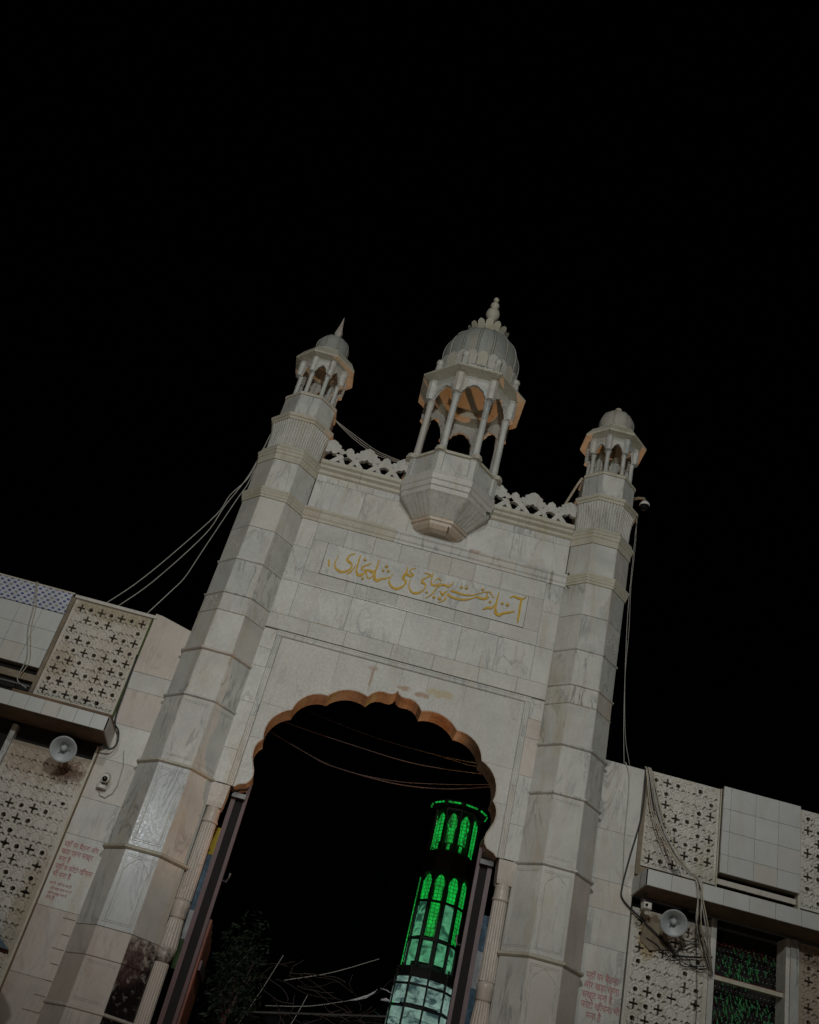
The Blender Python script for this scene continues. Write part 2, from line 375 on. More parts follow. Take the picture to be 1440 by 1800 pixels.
# strokes of the gold inscription on the plaque: (x, z, width) in metres on the wall
STROKES=[
 [(-1.3029,8.1828,0.0209),(-1.2876,8.1391,0.0242),(-1.2747,8.0801,0.0242)],
 [(-0.9900,8.3671,0.0198),(-1.0430,8.3342,0.0187),(-1.0638,8.2902,0.0220),(-1.0660,8.2446,0.0341),(-1.0258,8.2197,0.0363),(-0.9908,8.1970,0.0198),(-0.9922,8.1410,0.0220),(-1.0290,8.0854,0.0275),(-1.0965,8.0500,0.0363),(-1.1590,8.0677,0.0308),(-1.2004,8.1140,0.0209),(-1.2101,8.1853,0.0132),(-1.1899,8.2827,0.0055)],
 [(-0.9431,8.2117,0.0077),(-0.9547,8.1451,0.0176),(-0.9880,8.0759,0.0242),(-1.0253,8.0351,0.0077)],
 [(-0.9163,8.3658,0.0154),(-0.9182,8.2902,0.0209),(-0.9177,8.2009,0.0231),(-0.9119,8.1287,0.0242),(-0.8858,8.0777,0.0352),(-0.8433,8.0745,0.0374),(-0.8069,8.1202,0.0220),(-0.7781,8.1586,0.0154)],
 [(-0.7423,8.2980,0.0088),(-0.7897,8.2551,0.0209),(-0.8323,8.2197,0.0209),(-0.8546,8.1758,0.0209),(-0.8165,8.1579,0.0176),(-0.7828,8.1771,0.0231),(-0.7312,8.1766,0.0352),(-0.6808,8.1810,0.0275)],
 [(-0.7777,8.1698,0.0132),(-0.7740,8.1119,0.0176),(-0.7343,8.0616,0.0209),(-0.6969,8.0914,0.0143),(-0.6941,8.1363,0.0110),(-0.7388,8.1558,0.0088)],
 [(-0.6654,8.3742,0.0132),(-0.6637,8.2939,0.0198),(-0.6705,8.2174,0.0231),(-0.6702,8.1436,0.0319),(-0.6549,8.0822,0.0407),(-0.6127,8.0621,0.0418),(-0.5709,8.1005,0.0264),(-0.5188,8.1237,0.0253),(-0.4737,8.1632,0.0121)],
 [(-0.2746,8.3948,0.0088),(-0.2746,8.3389,0.0176),(-0.2742,8.2870,0.0297),(-0.2917,8.2372,0.0396),(-0.2941,8.1922,0.0341),(-0.2515,8.1611,0.0297),(-0.2583,8.1078,0.0209),(-0.2906,8.0542,0.0297),(-0.3515,8.0140,0.0363),(-0.4132,8.0316,0.0297),(-0.4561,8.0769,0.0231),(-0.4633,8.1333,0.0143),(-0.4420,8.2267,0.0055)],
 [(-0.1649,8.3889,0.0055),(-0.2093,8.3701,0.0143),(-0.2332,8.3277,0.0143),(-0.1956,8.2962,0.0176),(-0.1735,8.2844,0.0143),(-0.2088,8.2552,0.0352),(-0.2604,8.2690,0.0319)],
 [(-0.0547,8.3452,0.0055),(-0.0062,8.3601,0.0165),(0.0458,8.3441,0.0242),(0.0012,8.2971,0.0143),(-0.0410,8.2547,0.0231),(-0.0438,8.2097,0.0341),(0.0033,8.1947,0.0242),(0.0151,8.1470,0.0154),(-0.0253,8.0692,0.0209),(-0.0806,8.0308,0.0330),(-0.1375,8.0280,0.0264),(-0.1828,8.0724,0.0176),(-0.2015,8.1397,0.0121),(-0.1968,8.2087,0.0055)],
 [(0.0709,8.3986,0.0132),(0.0693,8.3253,0.0154),(0.0741,8.2530,0.0154),(0.0904,8.2138,0.0264),(0.1284,8.2166,0.0286),(0.1580,8.2285,0.0176),(0.1963,8.2754,0.0088)],
 [(0.1124,8.2609,0.0055),(0.1436,8.3258,0.0121),(0.2014,8.3124,0.0143)],
 [(0.3618,8.3332,0.0066),(0.3386,8.2893,0.0154),(0.3080,8.2506,0.0297),(0.2552,8.2566,0.0330),(0.2067,8.2418,0.0231),(0.1703,8.2014,0.0176),(0.1445,8.1425,0.0176),(0.1157,8.0684,0.0154),(0.0490,7.9940,0.0044)],
 [(0.2122,8.1557,0.0165),(0.2584,8.1043,0.0297),(0.2783,8.1466,0.0242),(0.3012,8.1754,0.0187)],
 [(0.3170,8.1002,0.0165),(0.2893,8.0340,0.0187),(0.2273,7.9808,0.0055)],
 [(0.3474,8.2003,0.0253),(0.4222,8.1960,0.0275),(0.5002,8.1919,0.0242),(0.5763,8.1967,0.0209),(0.6485,8.2221,0.0154),(0.7113,8.2630,0.0077),(0.7690,8.2987,0.0055)],
 [(0.3151,8.1395,0.0308),(0.3756,8.1106,0.0275),(0.4536,8.1052,0.0275),(0.5288,8.1134,0.0264),(0.6000,8.1421,0.0198),(0.6626,8.1827,0.0143),(0.7024,8.2093,0.0231),(0.7550,8.2033,0.0319),(0.8110,8.2129,0.0297),(0.8606,8.2570,0.0132)],
 [(0.7594,8.2980,0.0077),(0.8047,8.3147,0.0132),(0.8323,8.2776,0.0143),(0.8151,8.2251,0.0165)],
 [(0.8131,8.3216,0.0088),(0.8610,8.3244,0.0143),(0.9168,8.2594,0.0121)],
 [(0.8110,8.0505,0.0121),(0.8597,8.0903,0.0297),(0.9205,8.1071,0.0264),(0.9503,8.1716,0.0066)],
 [(0.9737,8.3717,0.0099),(0.9692,8.2971,0.0176),(0.9672,8.2020,0.0231),(0.9688,8.1158,0.0297),(0.9886,8.0500,0.0407),(1.0361,8.0342,0.0374),(1.0855,8.0790,0.0286),(1.1450,8.1040,0.0286),(1.2205,8.1481,0.0121)],
 [(1.1302,8.3274,0.0110),(1.1775,8.3600,0.0264),(1.2369,8.3523,0.0319),(1.2881,8.3553,0.0275),(1.3391,8.3978,0.0077)],
 [(1.2829,8.3553,0.0253),(1.2809,8.2456,0.0286),(1.2849,8.1386,0.0286),(1.2871,8.0392,0.0231),(1.2851,7.9875,0.0066)],
]
DOTS=[(-0.8433,8.3133,0.0308),(-0.8032,8.0355,0.0330),(-0.5475,8.2998,0.0385),(-0.5739,8.2308,0.0297),(-0.5071,8.2401,0.0319),(0.0485,8.0829,0.0275),(0.1558,8.0371,0.0330),(0.2292,8.0404,0.0374),(0.4777,8.2874,0.0319),(0.5418,8.2959,0.0319),(0.7552,8.3371,0.0319),(0.8836,8.1855,0.0297),(1.0440,8.2106,0.0308),(1.1147,8.2101,0.0363)]

# ================================================================== setting
mesh_obj('ground', [(-80, -80, 0), (80, -80, 0), (80, 80, 0), (-80, 80, 0)], [(0, 1, 2, 3)], 'paving')['kind'] = 'structure'
b = MB()
for i in range(-7, 8):
    for j in range(-13, 0):
        x = i*.9; y = j*.9-.9
        b.slab([(x+.006, y+.006, .012), (x+.894, y+.006, .012), (x+.894, y+.894, .012), (x+.006, y+.894, .012)], (0, 0, 1), .011, .006)
tag(b.build('forecourt_paving', 'paving'), kind='structure')

W = -.215      # face of the gate wall

# ================================================================== the gate wall between the towers
gate = thing('gate_wall', (0, 0, 0), 'white marble gate wall with scalloped arch and gold inscription, between two towers', 'gate wall')
core = MB()
core.box(-1.80, 1.80, W+.024, .13, 6.96, 9.44)
for s in (-1, 1): core.box(min(s*1.575, s*1.80), max(s*1.575, s*1.80), W+.024, .12, 5.03, 6.959)
core.build('masonry_core', 'grout', gate)

def wslab(x0, x1, z0, z1, y=W, mat='marble', name='marble_slab', th=.026, par=None, g=.0012, ch=.002):
    return MB().slab([(x0+g, y, z0+g), (x1-g, y, z0+g), (x1-g, y, z1-g), (x0+g, y, z1-g)], (0, -1, 0), th, ch).build(name, mat, par or gate)
def row(xs, z0, z1, **k):
    for a, c in zip(xs[:-1], xs[1:]): wslab(a, c, z0, z1, **k)
# frieze under the cornice, in two-slab-high order
row([-1.80, -1.09, -.42, .40, 1.02, 1.80], 8.885, 9.345)
row([-1.80, -1.50, -1.36, -1.0, -.70, .68, 1.0, 1.3, 1.56, 1.80], 9.345, 9.455)
# cornice
def moulding(name, prof, x0, x1, mat, par=gate):
    """prof: list of (y,z) from bottom to top, extruded along x"""
    n = len(prof); vs = [(x0, y, z) for y, z in prof]+[(x1, y, z) for y, z in prof]
    fs = [(i, n+i, n+i+1, i+1) for i in range(n-1)] + [tuple(range(n)), tuple(range(2*n-1, n-1, -1))]
    return mesh_obj(name, vs, fs, mat, par)
corn = [(.10, 9.458), (W, 9.458), (W-.025, 9.475), (W-.03, 9.51), (W-.075, 9.535), (W-.08, 9.565), (W-.115, 9.585), (W-.12, 9.635), (.10, 9.64)]
for a, c in ((-1.80, -1.22), (-1.217, -.60), (.62, 1.18), (1.183, 1.80)): moulding('cornice_stone', corn, a, c, 'marble_old')
moulding('cornice_stone', corn, -.597, .617, 'marble_old')
# string course under the frieze
sc_ = [(W+.01, 8.70), (W-.012, 8.70), (W-.018, 8.735), (W-.034, 8.755), (W-.038, 8.785), (W-.026, 8.795), (W-.026, 8.825), (W-.046, 8.85), (W-.048, 8.882), (W+.01, 8.882)]
for a, c in ((-1.82, -1.60), (-1.597, -.55), (-.547, .48), (.483, 1.12), (1.123, 1.56), (1.563, 1.82)): moulding('string_course_stone', sc_, a, c, 'marble_old' if a < -1.59 else 'marble')
# side strips
for s in (-1, 1):
    for z0, z1 in ((7.76, 8.27), (8.27, 8.70), (7.25, 7.76)):
        wslab(*sorted((s*1.81, s*1.575)), z0, z1, mat='marble')
    for z0, z1 in ((5.005, 5.42), (5.42, 6.02), (6.02, 6.5), (6.5, 6.75), (6.75, 7.02)):
        wslab(*sorted((s*1.81, s*1.640)), z0, z1, mat='marble_warm' if s > 0 and 5.9 < z0 < 6.6 else 'marble')
# band round the plaque: carved border slabs
row([-1.575, -1.17, -.78, -.42, -.02, .27, .60, .97, 1.575], 8.43, 8.70, mat='marble_panel')
row([-1.575, -.98, -.86, -.30, .14, .47, .93, 1.575], 7.76, 7.945, mat='marble_panel')
for s in (-1, 1): wslab(*sorted((s*1.575, s*1.372)), 7.945, 8.43, mat='marble_panel')
# plaque
pl = wslab(-1.366, 1.366, 7.951, 8.424, y=W-.004, name='inscription_plaque', th=.03, mat='marble', ch=.004)
fr_ = MB()
for (x0, x1, z0, z1) in ((-1.366, 1.366, 7.951, 7.963), (-1.366, 1.366, 8.412, 8.424), (-1.366, -1.352, 7.963, 8.412), (1.352, 1.366, 7.963, 8.412)):
    fr_.box(x0, x1, W-.007, W-.0045, z0, z1)
fr_.build('plaque_border', 'marble', pl)
lay = 0
for st in STROKES:
    pts = catmull(st, 6); lay += 1; y = W-.0105-lay*.00035
    L = []; Rr = []
    for i, p in enumerate(pts):
        q0 = pts[max(i-1, 0)]; q1 = pts[min(i+1, len(pts)-1)]
        d = Vector((q1[0]-q0[0], q1[1]-q0[1])).normalized(); n = Vector((-d.y, d.x)); hw = max(p[2], .009)*.5*1.02
        L.append((p[0]+n.x*hw, p[1]+n.y*hw)); Rr.append((p[0]-n.x*hw, p[1]-n.y*hw))
    vs = []; fs = []
    for (a, c) in zip(L, Rr): vs += [(a[0], y, a[1]), (c[0], y, c[1]), (a[0], W-.003, a[1]), (c[0], W-.003, c[1])]
    for i in range(len(L)-1):
        o_ = i*4; fs += [(o_, o_+1, o_+5, o_+4), (o_+2, o_, o_+4, o_+6), (o_+1, o_+3, o_+7, o_+5)]
    fs += [(0, 2, 3, 1), (len(vs)-4, len(vs)-3, len(vs)-1, len(vs)-2)]
    mesh_obj('calligraphy_stroke', vs, fs, 'gold', pl)
for k, (x, z, d) in enumerate(DOTS):
    y = W-.022-k*.0004; r = d*.66
    vs = [(x+r*math.cos(a), y, z+r*math.sin(a)) for a in (R_(10), R_(100), R_(190), R_(280))]
    vs += [(v[0], W-.003, v[2]) for v in vs]
    mesh_obj('calligraphy_dot', vs, [(0, 3, 2, 1), (0, 1, 5, 4), (1, 2, 6, 5), (2, 3, 7, 6), (3, 0, 4, 7)], 'gold', pl)
# courses above the arch
moulding('string_course_stone', [(W+.01, 7.742), (W-.012, 7.742), (W-.016, 7.757), (W-.012, 7.772), (W+.01, 7.772)], -1.80, 1.80, 'marble')
row([-1.575, -.86, -.14, .60, 1.09, 1.575], 7.25, 7.742)
row([-1.81, -1.28, -.81, -.20, .34, .93, 1.42, 1.81], 7.04, 7.25, mat='marble_panel')
# moulded frame round the arch panel
fp = [(W+.02, 0), (W-.004, 0), (W-.014, .012), (W-.014, .026), (W-.006, .034), (W-.006, .046), (W-.012, .054), (W-.012, .066), (W-.003, .078), (W+.02, .078)]
moulding('arch_frame_stone', [(y, 6.95+t) for y, t in fp], -1.64, 1.64, 'marble')
for s in (-1, 1):
    for z0, z1 in ((5.0, 5.87), (5.873, 6.5), (6.503, 6.949)):
        vs = [(s*(1.562+t), y, z) for z in (z0, z1) for y, t in fp]; n = len(fp)
        mesh_obj('arch_frame_stone', vs, [(i, n+i, n+i+1, i+1) for i in range(n-1)]+[tuple(range(n)), tuple(range(2*n-1, n-1, -1))], 'marble', gate)
# spandrel panels with the scalloped arch cut through them
cus = [(0, 6.650), (.341, 6.474), (.813, 6.352), (1.18, 6.062), (1.402, 5.620)]
def right_outline():
    segs = []
    segs.append([(0, 6.650), (.022, 6.612), (.06, 6.588), (.11, 6.584), (.17, 6.590), (.235, 6.576), (.29, 6.54)])   # ogee tip
    segs.append(arc(cus[1], cus[2], .17)); segs.append(arc(cus[2], cus[3], .20)); segs.append(arc(cus[3], cus[4], .20))
    segs.append([(1.402, 5.620), (1.44, 5.575), (1.462, 5.52), (1.468, 5.455), (1.457, 5.38), (1.425, 5.30), (1.395, 5.235), (1.383, 5.17), (1.395, 5.11), (1.43, 5.065), (1.485, 5.045), (1.52, 5.03), (1.548, 5.0)])
    return segs
segs = right_outline()
TOPZ, XE, BY = 6.948, 1.560, .125
def panel(poly, nm='spandrel_panel'):
    o = MB().prism(poly, W+.006, BY).build(nm, 'marble_panel', gate)
    o.data.materials.append(M['soffit_painted_light'])
    for f in o.data.polygons:
        if abs(f.normal.y) < .3: f.material_index = 1
    return o
Rm = lambda L: [(-x, z) for x, z in L]
e = .0015
# centre pieces
tip = segs[0]+[cus[1]]
panel([(-x, z) for x, z in reversed(tip)][:-1]+[(0, 6.65)]+[(-e, TOPZ), (-cus[1][0]+e, TOPZ)])
panel(tip+[(cus[1][0]+.30, 6.52)][:0]+[(cus[1][0]-e, TOPZ), (e, TOPZ)])
for f in (lambda L: L, Rm):
    panel(f(segs[1]+[cus[2], (cus[2][0]-e, TOPZ), (cus[1][0]+e, TOPZ)]))
    panel(f(segs[2]+[cus[3], (XE, cus[3][1]+e), (XE, TOPZ), (cus[2][0]+e, TOPZ)]))
    panel(f(segs[3]+[cus[4], (XE, cus[4][1]+e), (XE, cus[3][1]-e), (cus[3][0], cus[3][1]-e)]))
    panel(f(segs[4]+[(XE, 5.0), (XE, cus[4][1]-e), (cus[4][0], cus[4][1]-e)]))
# thin raised fillet following the arch
full = segs[0]+segs[1]+segs[2]+segs[3]+segs[4]
fil = MB()
outl = [(-x, z) for x, z in reversed(full)][:-1]+full
fil.tube([(x, W+.001, z+.004) for x, z in outl], .0075, 6)
fil.build('arch_fillet', 'marble_warm', gate)

# ================================================================== cresting on top of the wall
def cresting(x0, x1, xc, label):
    t = thing('openwork_cresting', ((x0+x1)/2, -.25, 9.64), label, 'cresting', 'marble cresting along the wall top')
    y0, y1 = -.275, -.215
    k = [0]
    def piece(poly, nm):
        k[0] += 1
        MB().prism([(min(max(x, x0), x1), z) for x, z in poly], y0-.0015*(k[0] % 5), y1-.001*(k[0] % 4)).build(nm, 'marble_carved', t)
    piece([(x0, 9.641), (x1, 9.641), (x1, 9.672), (x0, 9.672)], 'base_rail')
    for (c, big) in xc:
        h = 1.0
        if big:
            top = [(-.155, .19), (-.175, .225), (-.155, .265), (-.118, .268), (-.118, .31), (-.075, .335), (-.05, .365), (0, .388), (.05, .365), (.075, .335), (.118, .31), (.118, .268), (.155, .265), (.175, .225), (.155, .19)]
            low = [(.10, .165), (.03, .165), (0, .20), (-.03, .165), (-.10, .165)]
        else:
            top = [(-.085, .17), (-.105, .205), (-.088, .238), (-.058, .242), (-.045, .285), (0, .318), (.045, .285), (.058, .242), (.088, .238), (.105, .205), (.085, .17)]
            low = [(.05, .13), (0, .155), (-.05, .13)]
        piece([(c+a*1.06, 9.64+z*1.02) for a, z in top+low], 'crest_motif')
    for (c, big), (d, big2) in zip(xc[:-1], xc[1:]):
        a, bx = (c, d)
        # crossing curved legs between neighbours
        s0 = .12 if big else .06; s1 = .12 if big2 else .06
        def leg(xa, za, xb, zb, bend, wd):
            mx, mz = (xa+xb)/2+bend, (za+zb)/2
            pts = catmull([(xa, za, 0), (mx, mz, 0), (xb, zb, 0)], 5)
            L, Rr = [], []
            for i, p in enumerate(pts):
                q0, q1 = pts[max(i-1, 0)], pts[min(i+1, len(pts)-1)]
                dd = Vector((q1[0]-q0[0], q1[1]-q0[1])).normalized()
                L.append((p[0]-dd.y*wd, p[1]+dd.x*wd)); Rr.append((p[0]+dd.y*wd, p[1]-dd.x*wd))
            piece(L+Rr[::-1], 'crest_leg')
        leg(a+s0-.03, 9.64+.19, a+.215, 9.655, .012, .031)
        leg(bx-s1+.03, 9.64+.19, bx-.215, 9.655, -.012, .031)
        MB().ball(((a+s0+bx-s1)/2, (y0+y1)/2, 9.64+.205), .026, 8, 6).build('crest_bead', 'marble_carved', t)
    return t
cresting(-1.80, -.62, [(-1.725, True), (-1.465, False), (-1.205, True), (-.935, False), (-.67, True)], 'openwork marble cresting between left tower and central kiosk')
cresting(.62, 1.80, [(.67, True), (.925, False), (1.185, True), (1.45, False), (1.71, True)], 'openwork marble cresting between central kiosk and right tower')

# ================================================================== octagonal towers
ANG = [R_(-112.5+45*k) for k in range(8)]
def body_R(z):
    return float(np.interp(z, [0, 4.0, 5.0, 5.84, 6.45, 7.25, 7.75, 8.75, 9.4], [.505, .488, .482, .474, .470, .460, .455, .452, .446]))
def tower(cx, label, side):
    t = thing('gate_tower', (cx, 0, 0), label, 'tower', 'octagonal marble towers of the gate')
    MB().octa(cx, 0, [(body_R(z)-.022, z) for z in (0, 4, 5, 6, 7, 8, 9.6)]).build('masonry_core', 'grout', t)
    cz = [0, .8, 1.6, 2.42, 2.90, 3.19, 4.02, 5.0, 5.84, 6.45, 7.0, 7.25, 7.75, 8.26, 8.74, 8.87, 9.38]
    for z0, z1 in zip(cz[:-1], cz[1:]):
        if (z0, z1) == (8.74, 8.87): continue
        for k in range(8):
            a0, a1 = ANG[k], ANG[(k+1) % 8]
            ra, rb = body_R(z0), body_R(z1)
            g = .004
            def pt(a, o, r, z, s):
                p = Vector((math.cos(a)*r, math.sin(a)*r)); q = Vector((math.cos(o)*r, math.sin(o)*r))
                p = p+(q-p).normalized()*g*.4
                return (cx+p.x, p.y, z+s*.0025)
            P = [pt(a0, a1, ra, z0, 1), pt(a1, a0, ra, z0, 1), pt(a1, a0, rb, z1, -1), pt(a0, a1, rb, z1, -1)]
            nrm = (math.cos(a0+R_(22.5)), math.sin(a0+R_(22.5)), 0)
            mt = 'marble'
            if random.random() < .2: mt = 'marble_grey'
            if (z0, z1) in ((7.0, 7.25), (7.75, 8.26)) and k in (1, 7, 2): mt = 'marble_carved'
            if z0 < 3.1: mt = 'marble_warm'  # pinkish tint paints in warm light from near the ground
            if side > 0 and k in (1, 2) and z0 < 7: mt = 'marble_warm' if k == 1 and z0 < 4.9 else ('marble_warm' if k == 2 else mt)  # brownish tint paints grazing shade onto the outer facets
            if side < 0 and z0 < 3.1 and k in (1, 2): mt = 'marble_shade'  # inner facets carry the painted dark shade
            if k == 0 and side < 0 and 3.0 < z0 < 5: mt = 'marble_gloss'
            MB().slab(P, nrm, .03, .003).build('facing_slab', mt, t)
    # thin and thick bands
    def band(z0, z1, pr, mat, kind=0):
        r0 = body_R((z0+z1)/2)
        h = z1-z0
        if kind == 0: pf = [(r0-.01, z0), (r0+pr*.5, z0+h*.12), (r0+pr, z0+h*.35), (r0+pr, z0+h*.7), (r0+pr*.45, z1-h*.1), (r0-.01, z1)]
        else: pf = [(r0-.01, z0), (r0+pr*.35, z0), (r0+pr*.4, z0+h*.22), (r0+pr*.62, z0+h*.3), (r0+pr*.65, z0+h*.5), (r0+pr*.85, z0+h*.58), (r0+pr*.85, z0+h*.74), (r0+pr, z0+h*.8), (r0+pr, z1), (r0-.01, z1)]
        MB().octa(cx, 0, pf, False, False).build('string_course', mat, t)
    band(8.735, 8.875, .052, 'marble_old', 1)
    band(7.735, 7.772, .022, 'marble'); band(7.235, 7.268, .024, 'marble'); band(6.988, 7.0, .012, 'marble_old')
    band(6.425, 6.475, .034, 'marble_warm' if side < 0 else 'marble'); band(5.815, 5.86, .030, 'marble')
    band(4.98, 5.03, .036, 'marble_old' if side < 0 else 'marble'); band(3.985, 4.045, .040, 'marble_old')
    band(2.40, 2.44, .02, 'marble_warm')
    # relief panels: raised frame and a cusped arch line on the facets
    def relief(k, z0, z1, arch=True):
        a = ANG[k]+R_(22.5); ap0, ap1 = body_R(z0)*.9239, body_R(z1)*.9239; hw = body_R((z0+z1)/2)*.3827-.028
        T = Vector((-math.sin(a), math.cos(a), 0)); n = Vector((math.cos(a), math.sin(a), 0))
        def P(u, v): 
            ap = ap0+(ap1-ap0)*(v-z0)/(z1-z0)
            q = n*(ap+.0015)+T*u; return (cx+q.x, q.y, v)
        mb = MB()
        za, zb = z0+.045, z1-.035
        for ins in (0, .018):
            mb.tube([P(-hw+ins, za+ins), P(hw-ins, za+ins), P(hw-ins, zb-ins), P(-hw+ins, zb-ins), P(-hw+ins, za+ins)], .0035, 5)
        if arch:
            w_ = hw-.03; zt = zb-.03; pts = []
            cs = [(-w_, zt-.17), (-w_*.86, zt-.10), (-w_*.45, zt-.05), (0, zt), (w_*.45, zt-.05), (w_*.86, zt-.10), (w_, zt-.17)]
            for p_, q_ in zip(cs[:-1], cs[1:]): pts += arc(p_, q_, .18, 5)
            pts.append(cs[-1])
            pts = [(-w_, za+.03)]+pts+[(w_, za+.03)]
            mb.tube([P(u, v) for u, v in pts], .004, 5)
        mb.build('carved_relief', 'marble', t)
    for k in (0,): 
        relief(k, 4.05, 4.97); relief(k, 3.20, 3.98)
        relief(k, 5.04, 5.80, False)
    relief(7, 4.05, 4.97, False) if side > 0 else relief(1, 5.04, 5.80, False)
    relief(0, 2.45, 2.9, False)
    # flower scrolls on the carved courses
    for (z, ks) in ((7.13, (7, 2)), (8.0, (7, 1) if side < 0 else (2, 1))):
        for k in ks:
            a = ANG[k]+R_(22.5); ap = body_R(z)*.9239+.002; T = Vector((-math.sin(a), math.cos(a), 0)); n = Vector((math.cos(a), math.sin(a), 0))
            mb = MB(); ap -= .003
            for s in (-1, 1):
                pts = [(n*ap+T*(s*(.02+.10*math.sin(u*1.6)))+Vector((cx, 0, z+.07*math.cos(u*2.4)))) for u in [i/8 for i in range(0, 13)]]
                mb.tube([tuple(p) for p in pts], .003, 5)
            for (du, dz) in ((0, .02), (.07, -.04), (-.07, -.04), (.05, .06), (-.05, .06)):
                q = n*ap+T*du; mb.ball((cx+q.x, q.y, z+dz), .010, 7, 5, (1, 1, 1.2))
            mb.build('carved_scroll', 'marble_carved', t)
    # crowning band, fluted drum, upper band, small drum
    r = body_R(9.4)
    MB().octa(cx, 0, [(r-.01, 9.38), (r+.012, 9.38), (r+.016, 9.47), (r+.03, 9.48), (r+.032, 9.52), (r+.045, 9.53), (r+.048, 9.56), (r+.02, 9.60), (r+.012, 9.635), (.38, 9.64)], False, True).build('crowning_band', 'marble_old', t)
    rings = []
    for (rr, z) in ((.395, 9.641), (.397, 9.75), (.402, 9.90), (.415, 10.0), (.430, 10.06), (.438, 10.10)):
        ring = []
        for k in range(8):
            p = Vector((math.cos(ANG[k]), math.sin(ANG[k])))*rr; q = Vector((math.cos(ANG[(k+1) % 8]), math.sin(ANG[(k+1) % 8])))*rr
            n = (p+q).normalized(); nf = 8
            for i in range(nf*4):
                u = i/(nf*4); d = abs(math.sin(math.pi*u*nf))**.55*.017
                v = p.lerp(q, u)+n*d; ring.append((cx+v.x, v.y, z))
        rings.append(ring)
    MB().loft(rings).build('fluted_drum', 'marble_carved', t)
    MB().octa(cx, 0, [(.43, 10.101), (.462, 10.105), (.468, 10.135), (.49, 10.15), (.494, 10.19), (.47, 10.205), (.40, 10.215)], True, True).build('drum_band', 'marble_old', t)
    MB().octa(cx, 0, [(.375, 10.2), (.378, 10.60)]).build('drum_core', 'grout', t)
    for k in range(8):
        a0, a1 = ANG[k], ANG[(k+1) % 8]; P = []
        for a, o_, z, rr in ((a0, a1, 10.218, .402), (a1, a0, 10.218, .402), (a1, a0, 10.598, .398), (a0, a1, 10.598, .398)):
            p = Vector((math.cos(a), math.sin(a)))*rr; q = Vector((math.cos(o_), math.sin(o_)))*rr; p = p+(q-p).normalized()*.003
            P.append((cx+p.x, p.y, z))
        MB().slab(P, (math.cos(a0+R_(22.5)), math.sin(a0+R_(22.5)), 0), .03, .003).build('drum_slab', 'marble' if k != 7 else 'marble_grey', t)
    MB().octa(cx, 0, [(.37, 10.60), (.413, 10.602), (.418, 10.63), (.405, 10.655), (.33, 10.67)], True, True).build('coping', 'marble_old', t)
    return t
tower(-2.2335, 'left octagonal white marble tower, above it the kiosk with the pointed spike', -1)
tower(2.2335, 'right octagonal white marble tower with outer facets painted in brown shade, beside the dome camera', 1)

